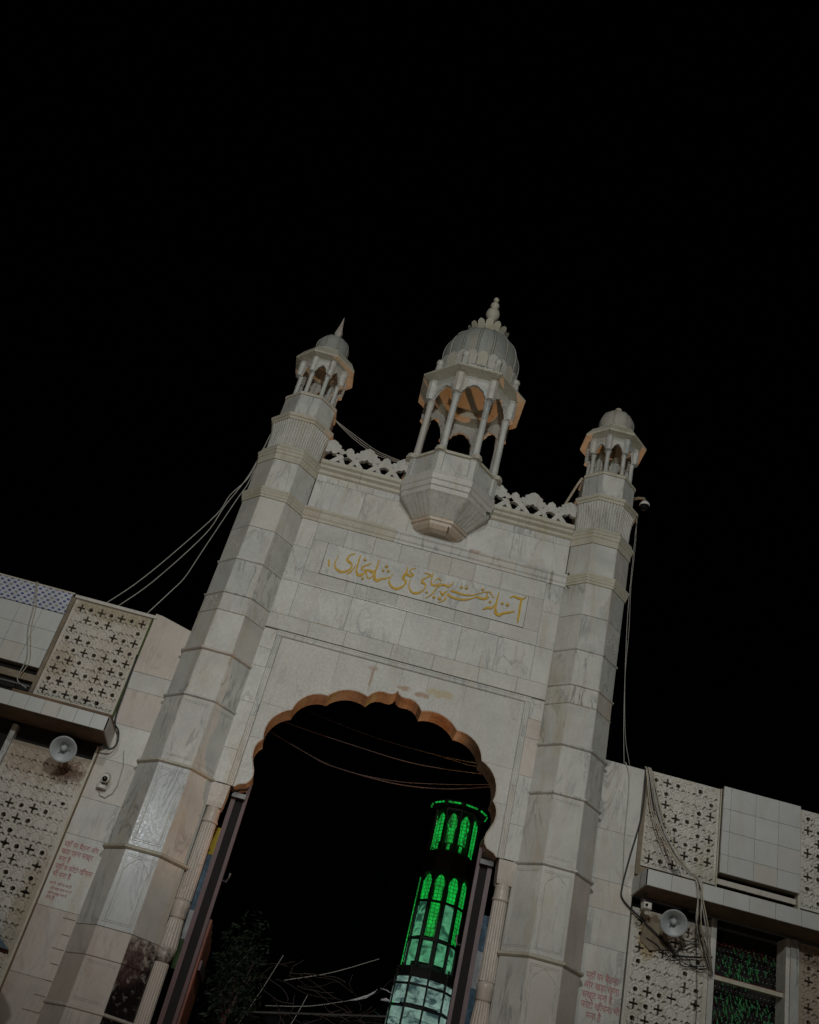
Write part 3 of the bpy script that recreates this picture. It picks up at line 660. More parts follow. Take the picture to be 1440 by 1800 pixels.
# ================================================================== domed kiosks
def kiosk(cx, cy, z0, Rc, colr, zc0, zc1, zw, Rw, Rl, zl, dome_r, dome_z, label, ribs, big=False):
    t = thing('domed_kiosk', (cx, cy, z0), label, 'kiosk', 'domed marble kiosks over the gate')
    for k in range(8):
        x, y = cx+Rc*math.cos(ANG[k]), cy+Rc*math.sin(ANG[k])
        h = zc1-zc0
        pf = [(colr*1.25, zc0), (colr*1.25, zc0+h*.03), (colr*1.05, zc0+h*.05), (colr*1.05, zc0+h*.12), (colr*.98, zc0+h*.16), (colr*.92, zc0+h*.85), (colr*1.08, zc0+h*.88), (colr*1.05, zc0+h*.93), (colr*1.3, zc1)]
        MB().lathe(x, y, pf, 14).build('column', 'marble', t, True)
    # pierced spandrel walls on each side
    for k in range(8):
        a0, a1 = ANG[k], ANG[(k+1) % 8]
        p = Vector((math.cos(a0), math.sin(a0)))*Rw; q = Vector((math.cos(a1), math.sin(a1)))*Rw
        L = (q-p).length; ud = (q-p)/L; n = (p+q).normalized(); mid = (p+q)/2
        hw = L/2-.002; op = hw-colr*1.55; h = zw-zc1
        def frm(u, d, z, mid=mid, ud=ud, n=n):
            v = mid+ud*u-n*d; return (cx+v.x, cy+v.y, z)
        zt = zc1+h*.62; zs = zc1-h*.05
        cs = [(-op, zs), (-op*.82, zc1+h*.28), (-op*.42, zc1+h*.50), (0, zt), (op*.42, zc1+h*.50), (op*.82, zc1+h*.28), (op, zs)]
        pts = []
        for a, c in zip(cs[:-1], cs[1:]): pts += arc(a, c, .17, 5)
        pts.append(cs[-1])
        poly = pts+[(hw, zs), (hw, zw), (-hw, zw), (-hw, zs)]
        MB().prism(poly, 0, .045 if big else .03, frm).build('arched_panel', 'marble' if big else 'marble_carved', t)
        # corner post above each column
        x, y = cx+Rw*.985*math.cos(a0), cy+Rw*.985*math.sin(a0)
        MB().lathe(x, y, [(colr*1.5, zc1+.001), (colr*1.25, zc1+.02), (colr*1.5, zc1+h*.3), (colr*1.55, zw)], 8, a0).build('bracket', 'marble', t)
    # eave: one slab to each side, underside visible from below
    for k in range(8):
        a0, a1 = ANG[k], ANG[(k+1) % 8]
        def rp(r, z, a, o_):
            p = Vector((math.cos(a), math.sin(a)))*r; q = Vector((math.cos(o_), math.sin(o_)))*r
            p = p+(q-p).normalized()*.003; return (cx+p.x, cy+p.y, z)
        prof = [(Rw*.55, zw+.001), (Rw*.99, zw+.001), (Rl, zl), (Rl+.003, zl+.028), (Rw*1.02, zw+.11) if big else (.405, zw+.185), (Rw*.55, zw+.16) if big else (Rw*.55, zw+.20)]
        vs = [rp(r, z, a0, a1) for r, z in prof]+[rp(r, z, a1, a0) for r, z in prof]; n_ = len(prof)
        fs = [(i, n_+i, n_+(i+1) % n_, (i+1) % n_) for i in range(n_)]+[tuple(range(n_))[::-1], tuple(range(n_, 2*n_))]
        fs = [f[::-1] for f in fs]
        mesh_obj('eave_slab', vs, fs, 'marble_old', t)
    # drum and dome
    zd = zw+.12
    if big:
        for k in range(8):
            x, y = cx+.632*math.cos(ANG[k]), cy+.632*math.sin(ANG[k])
            MB().lathe(x, y, [(.052, zw+.06), (.052, zw+.33), (.036, zw+.35)], 8).build('ball_post', 'marble', t)
            MB().ball((x, y, zw+.398), .060, 14, 9).build('stone_ball', 'marble', t, True)
            a0, a1 = ANG[k], ANG[(k+1) % 8]
            P = []
            for a, o_, z in ((a0, a1, zw+.08), (a1, a0, zw+.08), (a1, a0, zw+.275), (a0, a1, zw+.275)):
                p = Vector((math.cos(a), math.sin(a)))*.63; q = Vector((math.cos(o_), math.sin(o_)))*.63; p = p+(q-p).normalized()*.055; P.append((cx+p.x, cy+p.y, z))
            nn = (math.cos(a0+R_(22.5)), math.sin(a0+R_(22.5)), 0)
            MB().slab(P, nn, .05, .008).build('kerb_panel', 'marble', t)
        MB().lathe(cx, cy, [(.56, zw+.1), (.56, zw+.30), (.575, zw+.34)], 32).build('dome_drum', 'marble_old', t)
        for k in range(24):
            a = 2*math.pi*k/24; T = Vector((-math.sin(a), math.cos(a))); n = Vector((math.cos(a), math.sin(a)))
            def fr2(u, d, z, T=T, n=n): v = n*(.61-d+(z-zw-.25)*.05)+T*u; return (cx+v.x, cy+v.y, z)
            MB().prism([(-.07, zw+.25), (.07, zw+.25), (.077, zw+.43), (.05, zw+.50), (0, zw+.53), (-.05, zw+.50), (-.077, zw+.43)], 0, .03, fr2).build('lotus_petal', 'marble_old' if k % 3 == 0 else 'marble_carved', t)
    else:
        MB().octa(cx, cy, [(.36, zw+.187), (.35, zw+.215), (dome_r*1.08, zw+.24), (dome_r*1.1, zw+.30), (dome_r*1.02, zw+.32)]).build('dome_drum', 'marble_old', t)
    # dome body
    bz = (zw+.30) if big else zw+.28
    prof = []
    for i in range(17):
        u = i/16*R_(86); prof.append((dome_r*math.cos(u), dome_z+dome_r*1.06*math.sin(u)))
    prof = [(dome_r*.93, bz-.02), (dome_r*.985, (bz+dome_z)/2)]+prof
    dm = MB().lathe(cx, cy, prof, 48).build('dome', 'dome', t, True)
    for k in range(ribs):
        a = 2*math.pi*(k+.5)/ribs
        MB().tube([(cx+(r+.002)*math.cos(a), cy+(r+.002)*math.sin(a), z) for r, z in prof], .011 if big else .006, 6).build('dome_rib', 'dome', dm, True)
        for da in (-.032, .032):
            MB().tube([(cx+(r-.002)*math.cos(a+da*(.592/max(r, .2) if big else 1.6)), cy+(r-.002)*math.sin(a+da*(.592/max(r, .2) if big else 1.6)), z) for r, z in prof[:-2]], .0045 if big else .003, 4).build('dome_seam', 'grime_shade', dm)
    return dm, dome_z+dome_r*1.06
kl, ztl = kiosk(-2.2335, 0, 10.66, .300, .034, 10.672, 11.08, 11.36, .345, .478, 11.375, .258, 11.80, 'left domed kiosk with eight columns and a pointed spike on its dome', 8)
kr, ztr = kiosk(2.2335, 0, 10.66, .310, .034, 10.672, 11.07, 11.34, .350, .492, 11.355, .262, 11.79, 'right domed kiosk with eight columns and a short broken knob on its dome', 8)
kc, ztc = kiosk(0, -.1, 10.04, .605, .050, 10.06, 11.08, 11.44, .650, .832, 11.47, .592, 12.17, 'large central domed kiosk with ball finials and petal crown', 16, True)
MB().lathe(-2.2335, 0, [(.04, ztl-.03), (.06, ztl), (.035, ztl+.03), (.06, ztl+.08), (.062, ztl+.13), (.045, ztl+.2), (.022, ztl+.33), (.003, ztl+.47)], 8).build('spike_finial', 'marble_warm', kl)
MB().lathe(2.2335, 0, [(.05, ztr-.03), (.055, ztr+.005), (.036, ztr+.02), (.055, ztr+.045), (.05, ztr+.08), (.02, ztr+.09)], 10).build('broken_knob', 'marble_old', kr)
MB().lathe(0, -.1, [(.13, ztc-.04), (.14, ztc+.04), (.09, ztc+.10), (.06, ztc+.18), (.055, ztc+.27), (.07, ztc+.30), (.05, ztc+.34), (.06, ztc+.39), (.105, ztc+.47), (.112, ztc+.53), (.095, ztc+.59), (.05, ztc+.63), (.045, ztc+.65), (.07, ztc+.69), (.068, ztc+.74), (.04, ztc+.78), (.026, ztc+.82)], 18).build('vase_finial', 'marble_old', kc, True)
MB().ball((0, -.1, ztc+.855), .045, 12, 8).build('finial_ball', 'marble_old', kc, True)
for k in range(14):
    a = 2*math.pi*(k+.3)/14; n = Vector((math.cos(a), math.sin(a)))
    def petal(u, d, z, n=n): 
        T = Vector((-n.y, n.x)); rr = .20+(z-12.76)*.85-d*.6; return (n.x*rr+T.x*u, -.1+n.y*rr+T.y*u, z-d*.5)
    MB().prism([(-.035, 12.77), (.035, 12.77), (.058, 12.84), (.055, 12.885), (.03, 12.91), (0, 12.918), (-.03, 12.91), (-.055, 12.885), (-.058, 12.84)], 0, .04, petal).build('crown_petal', 'marble_old', kc)
MB().lathe(0, -.1, [(.20, 12.74), (.235, 12.76), (.25, 12.80), (.15, 12.86), (.10, 12.92)], 28).build('crown_ring', 'marble_old', kc)

# balcony base of the central kiosk (corbelled out from the wall)
bc = thing('corbelled_balcony', (0, -.1, 9.06), 'faceted corbelled marble balcony under the central domed kiosk', 'balcony')
fl = []
for (rr, z) in ((.415, 9.10), (.445, 9.13), (.50, 9.19), (.57, 9.26), (.635, 9.325), (.66, 9.345)):
    ring = []
    for k in range(8):
        p = Vector((math.cos(ANG[k]), math.sin(ANG[k])))*rr; q = Vector((math.cos(ANG[(k+1) % 8]), math.sin(ANG[(k+1) % 8])))*rr; n = (p+q).normalized()
        for i in range(32):
            u = i/32; d = (abs(math.sin(math.pi*u*6))**.6*.005) if .03 < u < .97 else 0
            v = p.lerp(q, u)+n*d; ring.append((v.x, -.1+v.y, z))
    fl.append(ring)
MB().loft(fl).build('fluted_corbel', 'marble_carved', bc)
MB().octa(0, -.1, [(.385, 9.045), (.41, 9.05), (.422, 9.075), (.41, 9.099)], True, True).build('corbel_base_band', 'peach_light_stone', bc)
MB().octa(0, -.1, [(.25, 8.93), (.33, 8.955), (.375, 9.0), (.385, 9.044)], True, True).build('corbel_underside', 'peach_light_stone', bc)
MB().tube([(.115, -.43, 9.04), (.12, -.44, 8.97), (.11, -.43, 8.93)], [.02, .012, .006], 6).build('drip_stone', 'soffit', bc)
MB().octa(0, -.1, [(.655, 9.346), (.665, 9.35), (.668, 9.42), (.690, 9.43), (.695, 9.50), (.715, 9.515), (.722, 9.60), (.70, 9.62), (.698, 9.665), (.66, 9.67)], True, True).build('base_moulding', 'marble', bc)
MB().octa(0, -.1, [(.615, 9.66), (.615, 9.99)]).build('parapet_core', 'grout', bc)
for k in range(8):
    a0, a1 = ANG[k], ANG[(k+1) % 8]; P = []
    for a, o_, z in ((a0, a1, 9.672), (a1, a0, 9.672), (a1, a0, 9.985), (a0, a1, 9.985)):
        p = Vector((math.cos(a), math.sin(a)))*.655; q = Vector((math.cos(o_), math.sin(o_)))*.655; p = p+(q-p).normalized()*.068; P.append((p.x, -.1+p.y, z))
    MB().slab(P, (math.cos(a0+R_(22.5)), math.sin(a0+R_(22.5)), 0), .04, .004).build('parapet_slab', 'marble', bc)
    x, y = .660*math.cos(a0), -.1+.660*math.sin(a0)
    pp = Vector((math.cos(a0), math.sin(a0))); vs = []
    # angled corner post: two leaves following the two sides
    prv = Vector((math.cos(a0-R_(90+22.5)), math.sin(a0-R_(90+22.5)))); nxt = Vector((math.cos(a0+R_(90+22.5)), math.sin(a0+R_(90+22.5))))
    c0 = pp*.682; A = c0+nxt*.075; B = c0+prv*.075; A2 = A-pp*.06; B2 = B-pp*.06; D = pp*.60
    MB().loft([[(v.x, -.1+v.y, z) for v in (c0, A, A2, D, B2, B)] for z in (9.672, 9.985)]).build('corner_post', 'marble', bc)
    MB().octa(x, y, [(.085, 9.987), (.088, 10.0), (.075, 10.03), (.07, 10.058)]).build('post_cap', 'marble_old', bc)
MB().octa(0, -.1, [(.60, 9.986), (.688, 9.988), (.695, 10.015), (.67, 10.04), (.60, 10.05)]).build('coping', 'marble_old', bc)

# ================================================================== engaged columns beside the doorway
def door_column(cx, label, low):
    t = thing('fluted_column', (cx, -.1, 0), label, 'column', 'fluted columns flanking the doorway')
    hw = .105
    MB().loft([[(cx-r, -.1-r, z), (cx+r, -.1-r, z), (cx+r, -.1+r, z), (cx-r, -.1+r, z)] for r, z in ((.088, 4.73), (.095, 4.78), (.105, 4.95), (.108, 4.995))]).build('capital', 'marble_warm', t)
    MB().lathe(cx, -.1, [(.082, 4.55), (.098, 4.57), (.085, 4.60), (.083, 4.70), (.095, 4.729)], 20).build('neck', 'marble_warm', t, True)
    def fluted(z0, z1, r0, r1, nm):
        rings = []
        for z, r in ((z0, r0), (z0+.02, r0), (z1-.02, r1), (z1, r1)):
            rings.append([(cx+(r-.009*(1-abs(math.cos(7*th))**.7))*math.cos(th), -.1+(r-.009*(1-abs(math.cos(7*th))**.7))*math.sin(th), z) for th in [2*math.pi*i/112 for i in range(112)]])
        MB().loft(rings).build(nm, 'marble_warm', t)
    fluted(3.70, 4.549, .092, .084, 'fluted_shaft')
    MB().lathe(cx, -.1, [(.08, 3.50), (.088, 3.52), (.092, 3.62), (.10, 3.66), (.085, 3.699)], 20).build('collar', 'marble_warm', t, True)
    fluted(3.20, 3.499, .105, .082, 'fluted_bulb')
    MB().lathe(cx, -.1, [(.07, 3.05), (.085, 3.10), (.105, 3.199)], 20).build('lower_collar', 'marble_shade', t, True)  # collar shares the painted shade of the left tower foot
    fluted(.4, 3.049, .09, .08, 'lower_shaft')
    MB().box(cx-.12, cx+.12, -.22, .02, 0, .4).build('plinth', 'marble_warm', t)
    return t
door_column(-1.70, 'left fluted marble column of the doorway, beside the red timber door', False)
door_column(1.70, 'right fluted marble column of the doorway, beside the green lit pavilion', True)

# timber and steel door frames inside the doorway
for s, nm in ((-1, 'left'), (1, 'right')):
    t = thing('door_frame', (s*1.46, .05, 0), 'purple brown steel door frame of two posts at the %s side of the arch' % nm, 'door frame', 'door frames inside the arch')
    for xx, wd in ((1.535, .026), (1.395, .020)):
        MB().box(s*xx-wd, s*xx+wd, .0, .07, 0, 5.06 if xx > 1.5 else 5.12).build('post', 'purple' if s > 0 else 'maroon', t)
    MB().box(s*1.465-.045, s*1.465+.045, .03, .06, 0, 5.0).build('backing_board', 'dark', t)
    for z in (4.95,):
        MB().box(s*1.465-.045, s*1.465+.045, .005, .029, z, z+.03).build('rail', 'metal', t)
    MB().tube([(s*1.37, .03, 4.03), (s*1.33, .02, 4.02), (s*1.31, .02, 4.07), (s*1.31, .02, 4.12)], .011, 6).build('hook', 'metal', t)
    MB().box(min(s*1.40, s*1.56), max(s*1.40, s*1.56), -.06, .0, 4.93, 4.985).build('top_bracket', 'metal', t)
dl = thing('timber_door', (-1.36, .1, 0), 'open red brown timber door leaf with vertical planks, at the left of the arch', 'door')
for k in range(9):
    y = .10+k*.105
    MB().slab([(-1.345+.004*(k % 2), y+.003, .1), (-1.345+.004*(k % 2), y+.101, .1), (-1.345+.004*(k % 2), y+.101, 3.62-.02*k), (-1.345+.004*(k % 2), y+.003, 3.62-.02*k)], (1, 0, 0), .04, .008).build('plank', 'redwood', dl)
MB().box(-1.34, -1.315, .1, 1.04, 3.1, 3.2).build('rail', 'maroon', dl)

# cloths hanging behind the columns
def cloth(x0, x1, y, z0, z1, mats, name, label, fold=7):
    t = thing(name, ((x0+x1)/2, y, z1), label, 'cloth')
    nz = len(mats); 
    for q, mt in enumerate(mats):
        za, zb = z1-(z1-z0)*(q+1)/nz, z1-(z1-z0)*q/nz
        n, m_ = 14, 10; vs = []; 
        for th in (0, .004):
            for j in range(m_+1):
                for i in range(n+1):
                    u = i/n; z = za+(zb-za)*j/m_
                    vs.append((x0+(x1-x0)*u+.012*math.sin(z*5), y+th+.02*math.sin(u*fold*2+z*2.3)+.012*math.sin(z*17+q), z))
        N1 = (n+1)*(m_+1); fs = []
        for j in range(m_):
            for i in range(n):
                a = j*(n+1)+i; fs.append((a, a+1, a+n+2, a+n+1)); fs.append((N1+a+n+1, N1+a+n+2, N1+a+1, N1+a))
        mesh_obj('cloth_and_highlight_strip', vs, fs, mt, t, True)
cloth(-1.98, -1.585, .5, 3.1, 4.68, ['yellow', 'bluecloth', 'bluecloth', 'wcloth_highlight', 'leaf'], 'hanging_cloth', 'strip of yellow and blue cloth hanging behind the left door column')
cloth(1.56, 1.95, .5, 2.9, 4.52, ['bluecloth', 'wcloth_highlight', 'bluecloth', 'wcloth_highlight'], 'hanging_cloth', 'pale blue and white cloth hanging behind the right door column')

# ================================================================== flanking walls
def jali_mesh(nm, x0, x1, z0, z1, y, parent, mat='jali', filled=None, seed=0, border=.035):
    res = .0075; wdt, hgt = x1-x0, z1-z0
    nx, nz = int(round(wdt/res)), int(round(hgt/res))
    X = np.linspace(0, wdt, nx+1); Z = np.linspace(0, hgt, nz+1); XX, ZZ = np.meshgrid(X, Z)
    iw, ih = wdt-2*border, hgt-2*border
    cx, cz = iw/round(iw/.14), ih/round(ih/.146)
    U, V = (XX-border)/cx, (ZZ-border)/cz
    ci, cj = np.floor(U), np.floor(V); u = (U-ci-.5)*cx; v = (V-cj-.5)*cz
    kind = np.mod(ci+cj, 2)
    inside = (U > 0) & (V > 0) & (U < round(iw/.14)) & (V < round(ih/.146))
    # wobble from hand carving
    rs = np.random.RandomState(seed); wob = rs.rand(60, 60)
    jx = wob[ci.astype(int) % 60, cj.astype(int) % 60]; u = u+(jx-.5)*.006; v = v+(wob[cj.astype(int) % 60, ci.astype(int) % 60]-.5)*.006
    r = np.hypot(u, v); th = np.arctan2(v, u)
    arm = .0088-np.maximum(np.abs(u), np.abs(v))*.045+(jx-.5)*.002
    cross = (np.minimum(np.abs(u), np.abs(v)) < arm) & (np.maximum(np.abs(u), np.abs(v)) < .046)
    star = r < (.011+.014*np.abs(np.cos(th*3+jx*2))**1.3+(jx-.5)*.006)
    hole = np.where(kind == 0, cross, star) & inside
    D = np.zeros_like(XX)
    # raised ribs in circles round each hole and dimples with a leaf in each at cell corners and edges
    D += .010*np.exp(-((r-.060)/.007)**2)*inside+.006*np.exp(-((np.abs(u)-np.abs(v))/.006)**2)*inside*(r > .03)-.007*np.exp(-((r-.046)/.006)**2)*inside
    uc, vc = np.mod((XX-border), cx), np.mod((ZZ-border), cz); uc = np.minimum(uc, cx-uc); sgn = np.where(np.mod((ZZ-border), cz) > cz/2, -1, 1)
    vraw = np.where(np.mod((ZZ-border), cz) > cz/2, np.mod((ZZ-border), cz)-cz, np.mod((ZZ-border), cz))
    rc = np.hypot(uc, vraw)
    # leaf-shaped bosses, each with an undercut crescent above it
    def boss(du, dv, R1):
        rr1 = np.hypot(du, dv)
        cres = (rr1 < R1) & (np.hypot(du, dv+R1*.33) > R1*.93) & (dv > -R1*.25)
        return np.where(cres, -.028, .012*np.clip(1-(rr1/(R1*.95))**2, 0, 1))
    ue = np.mod((XX-border)/cx+.5, 1)*cx; ue = np.where(ue > cx/2, ue-cx, ue)
    us = np.mod((XX-border), cx); us = np.where(us > cx/2, us-cx, us)
    j2 = wob[(cj.astype(int)*3+7) % 60, (ci.astype(int)*5) % 60]
    vm = vraw
    D += np.where(inside, boss(us+(j2-.5)*.006, vm, .031), 0)+np.where(inside, boss(ue, vm-.004, .021+.004*j2), 0)
    vq = np.mod((ZZ-border)/cz+.5, 1)*cz; vq = np.where(vq > cz/2, vq-cz, vq)
    D += np.where(inside & (r > .045), boss(us, vq, .020), 0)
    rough = rs.rand(nz+1, nx+1)*.0055; D += rough; blot = np.sin(XX*11+seed)*np.cos(ZZ*8.3-seed)+np.sin(XX*23+ZZ*19+seed*2)*.6; hole = hole & ~((jx > .72) & (kind == 0)) & ~((jx < .3) & (kind == 1))
    if filled is not None:
        fm = (ZZ+z0) > (filled+.03*np.sin(XX*9)); hole_f = hole & fm
        D = np.where(hole_f, D+.012, D); hole = hole & ~fm
    depth = np.where(hole, -.06, D)
    fr = (XX < border*.6) | (XX > wdt-border*.6) | (ZZ < border*.6) | (ZZ > hgt-border*.6); depth = np.where(fr, .008, depth)
    nv = (nx+1)*(nz+1)
    P = np.stack([XX.ravel()+x0, y-depth.ravel(), ZZ.ravel()+z0], -1)
    idx = np.arange(nv).reshape(nz+1, nx+1)
    a, b_, c, d = idx[:-1, :-1].ravel(), idx[:-1, 1:].ravel(), idx[1:, 1:].ravel(), idx[1:, :-1].ravel()
    hf = hole.ravel(); keep = ~(hf[a] & hf[b_] & hf[c] & hf[d])
    F = np.stack([a, b_, c, d], -1)[keep]
    off = np.array(wloc(parent)); me = bpy.data.meshes.new(nm)
    me.vertices.add(nv); me.vertices.foreach_set('co', (P-off).ravel())
    me.loops.add(F.size); me.loops.foreach_set('vertex_index', F.ravel().astype(np.int32))
    me.polygons.add(len(F)); me.polygons.foreach_set('loop_start', (np.arange(len(F))*4).astype(np.int32))
    me.materials.append(M[mat]); me.materials.append(M['grime_shade'])
    dd = depth.ravel(); me.polygons.foreach_set('material_index', ((dd[F].mean(1) < -.0085)).astype(np.int32))  # deep faces painted dark, standing for shade in the carving
    me.update(calc_edges=True)
    o = bpy.data.objects.new(nm, me); C.objects.link(o); o.parent = parent
    # solid edges round the screen
    mb = MB(); mb.box(x0-.001, x0+.012, y+.0005, y+.075, z0, z1); mb.box(x1-.012, x1+.001, y+.0005, y+.075, z0, z1)
    mb.box(x0+.012, x1-.012, y+.0005, y+.075, z1-.012, z1+.001); mb.box(x0+.012, x1-.012, y+.0005, y+.075, z0-.001, z0+.012); mb.build('screen_edge', mat, o)
    return o

# ---- left wall
lw = thing('side_wall', (-4.2, .2, 0), 'left side wall with pierced stone screens and blue chequered tiles along its top', 'wall', 'side walls flanking the gate')
cb = MB()
cb.box(-7.0, -2.46, .12, .16, 0, 6.60)
cb.build('backing_wall', 'dark', lw)
b = MB(); b.box(-3.205, -2.62, .03, .119, 0, 6.78); b.build('pier_core', 'grout', lw)
def slabw(x0, x1, z0, z1, mat, par, y=.0, nm='marble_slab', **k): return wslab(x0, x1, z0, z1, y=y, mat=mat, par=par, name=nm, **k)
for z0, z1 in ((5.87, 6.10), (5.42, 5.87), (4.98, 5.42), (4.50, 4.98), (4.08, 4.50), (3.30, 4.08), (2.62, 3.30), (1.9, 2.62), (1.0, 1.9), (0, 1.0)):
    slabw(-3.195, -2.60, z0, z1, 'marble_warm' if z0 < 3.3 or 5 < z0 < 5.8 else 'marble', lw)  # low slabs tinted for warm light near the ground
# top slab of the pier, its upper edge falling towards the tower
MB().prism([(-3.195, 6.103), (-2.60, 6.103), (-2.60, 6.74), (-2.70, 6.795), (-3.10, 6.895), (-3.195, 6.905)], 0.0, .026).build('marble_slab', 'marble_warm', lw)
jali_mesh('pierced_screen', -4.215, -3.225, 5.50, 6.83, .03, lw, 'jali', None, 3, .03)
MB().box(-4.235, -3.16, -.012, .11, 6.832, 6.872).build('coping', 'marble', lw)
MB().box(-3.222, -3.198, -.005, .11, 5.45, 6.83).build('mossy_edge', 'moss', lw)
MB().box(-4.262, -4.218, .0, .11, 5.45, 6.83).build('mortar_edge', 'plaster', lw)
MB().box(-4.26, -3.20, .0, .10, 5.42, 5.497).build('mortar_sill', 'plaster', lw)
# tiles
MB().box(-6.6, -4.265, .02, .119, 5.83, 6.86).build('tile_backing', 'grout', lw)
xs = [-4.268-.275*i for i in range(9)]
for a, c in zip(xs[1:], xs[:-1]):
    for z0, z1 in ((5.82, 6.06), (6.06, 6.315), (6.315, 6.57)):
        slabw(a, c, z0, z1, 'tile', lw, y=-.008, nm='wall_tile', ch=.002, g=.0015)
xs = [-4.268-.33*i for i in range(8)]
for a, c in zip(xs[1:], xs[:-1]): slabw(a, c, 6.575, 6.865, 'blue', lw, y=-.014, nm='chequered_tile', ch=.002, g=.001)
MB().box(-6.6, -4.25, -.012, .0, 6.866, 6.885).build('tile_coping', 'marble_old', lw)
# slot and beam beneath the tiles
MB().box(-6.6, -4.262, .06, .1, 5.66, 5.745).build('slot_beam', 'plaster', lw)
MB().box(-6.6, -4.27, -.03, .0, 5.555, 5.575).build('slot_pipe', 'metal', lw)
# ledge
def ledge(par, xin, xout, z0f, z1f, s, tile_w, mat_end):
    a, c = sorted((xin, xout))
    MB().box(a+.022, c-.022, -.49, .03, z0f+.004, z1f-.02).build('ledge_slab', 'soffit', par)
    MB().box(a+.024, c-.024, -.489, -.002, z1f-.019, z1f+.006).build('ledge_top', 'plaster', par)
    n = int(abs(xout-xin)/tile_w)
    for i in range(n):
        x0 = xin+s*i*tile_w; x1 = xin+s*(i+1)*tile_w
        wslab(*sorted((x0, x1)), z0f, z1f, y=-.51, mat='tile', name='ledge_tile', th=.018, par=par, ch=.002, g=.0015)
    MB().slab([(xin, -.51, z0f), (xin, .03, z0f-.02), (xin, .03, z1f), (xin, -.51, z1f)][::1] if s < 0 else [(xin, .03, z0f-.02), (xin, -.51, z0f), (xin, -.51, z1f), (xin, .03, z1f)], (-s, 0, 0), .02, .003).build('ledge_end', mat_end, par)
ledge(lw, -3.105, -6.6, 5.135, 5.305, -1, .19, 'marble_warm')
MB().box(-4.3, -3.12, -.44, -.02, 5.312, 5.36).build('ledge_mortar', 'soffit', lw)
jali_mesh('pierced_screen', -4.20, -3.245, 2.55, 4.93, .03, lw, 'jali', 4.36, 9, .05)  # stops short of the ledge; the dark gap stands for its shadow
MB().box(-4.265, -4.205, .0, .11, 0, 5.10).build('screen_frame', 'marble_grey', lw)
MB().box(-3.24, -3.215, .0, .11, 0, 5.10).build('screen_frame', 'marble_old', lw)
MB().box(-3.213, -3.198, .012, .05, 0, 5.10).build('rusty_strip', 'soffit', lw)
MB().box(-4.20, -3.245, .03, .11, 0, 2.55).build('screen_base', 'marble_old', lw)
MB().box(-6.6, -4.9, -.0, .11, 0, 2.6).build('lower_wall', 'plaster', lw)
# engraved ribs on the pier foot: short horizontal ridges of a carved panel
for k in range(9):
    z = 3.24-.155*k+random.uniform(-.02, .02)
    MB().box(-2.86+random.uniform(-.06, .05), -2.735, -.004, -.0005, z, z+.008).build('carved_groove', 'plaster', lw)

# ---- right wall
rw = thing('side_wall', (4.2, .2, 0), 'right side wall with pierced stone screens, white tile panel and dark window', 'wall', 'side walls flanking the gate')
MB().box(2.46, 7.2, .42, .46, 0, 6.5).build('backing_wall', 'dark', rw)
b = MB(); b.box(2.62, 3.225, .03, .41, 0, 6.55); b.build('pier_core', 'grout', rw)
for z0, z1 in ((5.72, 6.58), (5.13, 5.72), (4.80, 5.13), (4.40, 4.80), (3.25, 4.40), (2.4, 3.25), (1.4, 2.4), (0, 1.4)):
    slabw(2.60, 3.215, z0, z1, 'marble', rw)
jali_mesh('pierced_screen', 3.275, 4.185, 5.42, 6.60, .03, rw, 'jali', None, 21, .03)
jali_mesh('pierced_screen', 5.215, 6.2, 5.42, 6.62, .03, rw, 'jali', None, 25, .03)
MB().box(3.22, 3.272, .0, .11, 5.3, 6.58).build('mortar_edge', 'plaster', rw)
MB().box(4.188, 4.20, .0, .11, 5.3, 6.60).build('mortar_edge', 'marble_old', rw)
MB().box(5.185, 5.212, .0, .11, 5.3, 6.60).build('mortar_edge', 'marble_old', rw)
MB().box(4.21, 5.175, -.03, .10, 5.565, 6.61).build('tile_backing', 'grout', rw)
xs = [4.207, 4.30, 4.615, 4.905, 5.18]
zs = [5.56, 5.78, 6.065, 6.345, 6.625]
for a, c in zip(xs[:-1], xs[1:]):
    for z0, z1 in zip(zs[:-1], zs[1:]): slabw(a, c, z0, z1, 'tile', rw, y=-.055, nm='wall_tile', ch=.002, g=.0015)
MB().box(4.205, 5.18, .05, .09, 5.452, 5.515).build('slot_beam', 'jali', rw)
MB().box(3.22, 6.8, .04, .11, 5.26, 5.41).build('mortar_sill', 'plaster', rw)
ledge(rw, 3.20, 6.8, 5.055, 5.235, 1, .30, 'marble_grey')
jali_mesh('pierced_screen', 3.245, 4.17, 2.6, 4.93, .03, rw, 'jali', None, 33, .05)  # gap left above it shapes the shadow under the ledge
MB().box(4.172, 4.235, .0, .25, 0, 5.03).build('window_jamb', 'marble', rw)
MB().box(3.245, 4.17, .03, .11, 0, 2.6).build('screen_base', 'marble_old', rw)
MB().box(5.055, 5.10, .0, .25, 0, 5.03).build('window_jamb', 'jali', rw)
MB().box(5.103, 5.20, -.02, .11, 0, 5.03).build('window_pier', 'marble_grey', rw)
jali_mesh('pierced_screen', 5.215, 6.2, 2.8, 5.03, .03, rw, 'jali_brown', 4.9, 41, .05)
b = MB(); b.box(6.2, 6.9, .03, .1, 0, 5.4); b.build('end_wall', 'jali', rw)
# roof behind the screens so no light falls in from above
for par, a, c, z in ((lw, -7, -2.46, 6.60), (rw, 2.46, 7.2, 6.50)):
    MB().box(a, c, .165 if par is lw else .47, 1.6, z-.1, z).build('roof_slab', 'concrete', par)
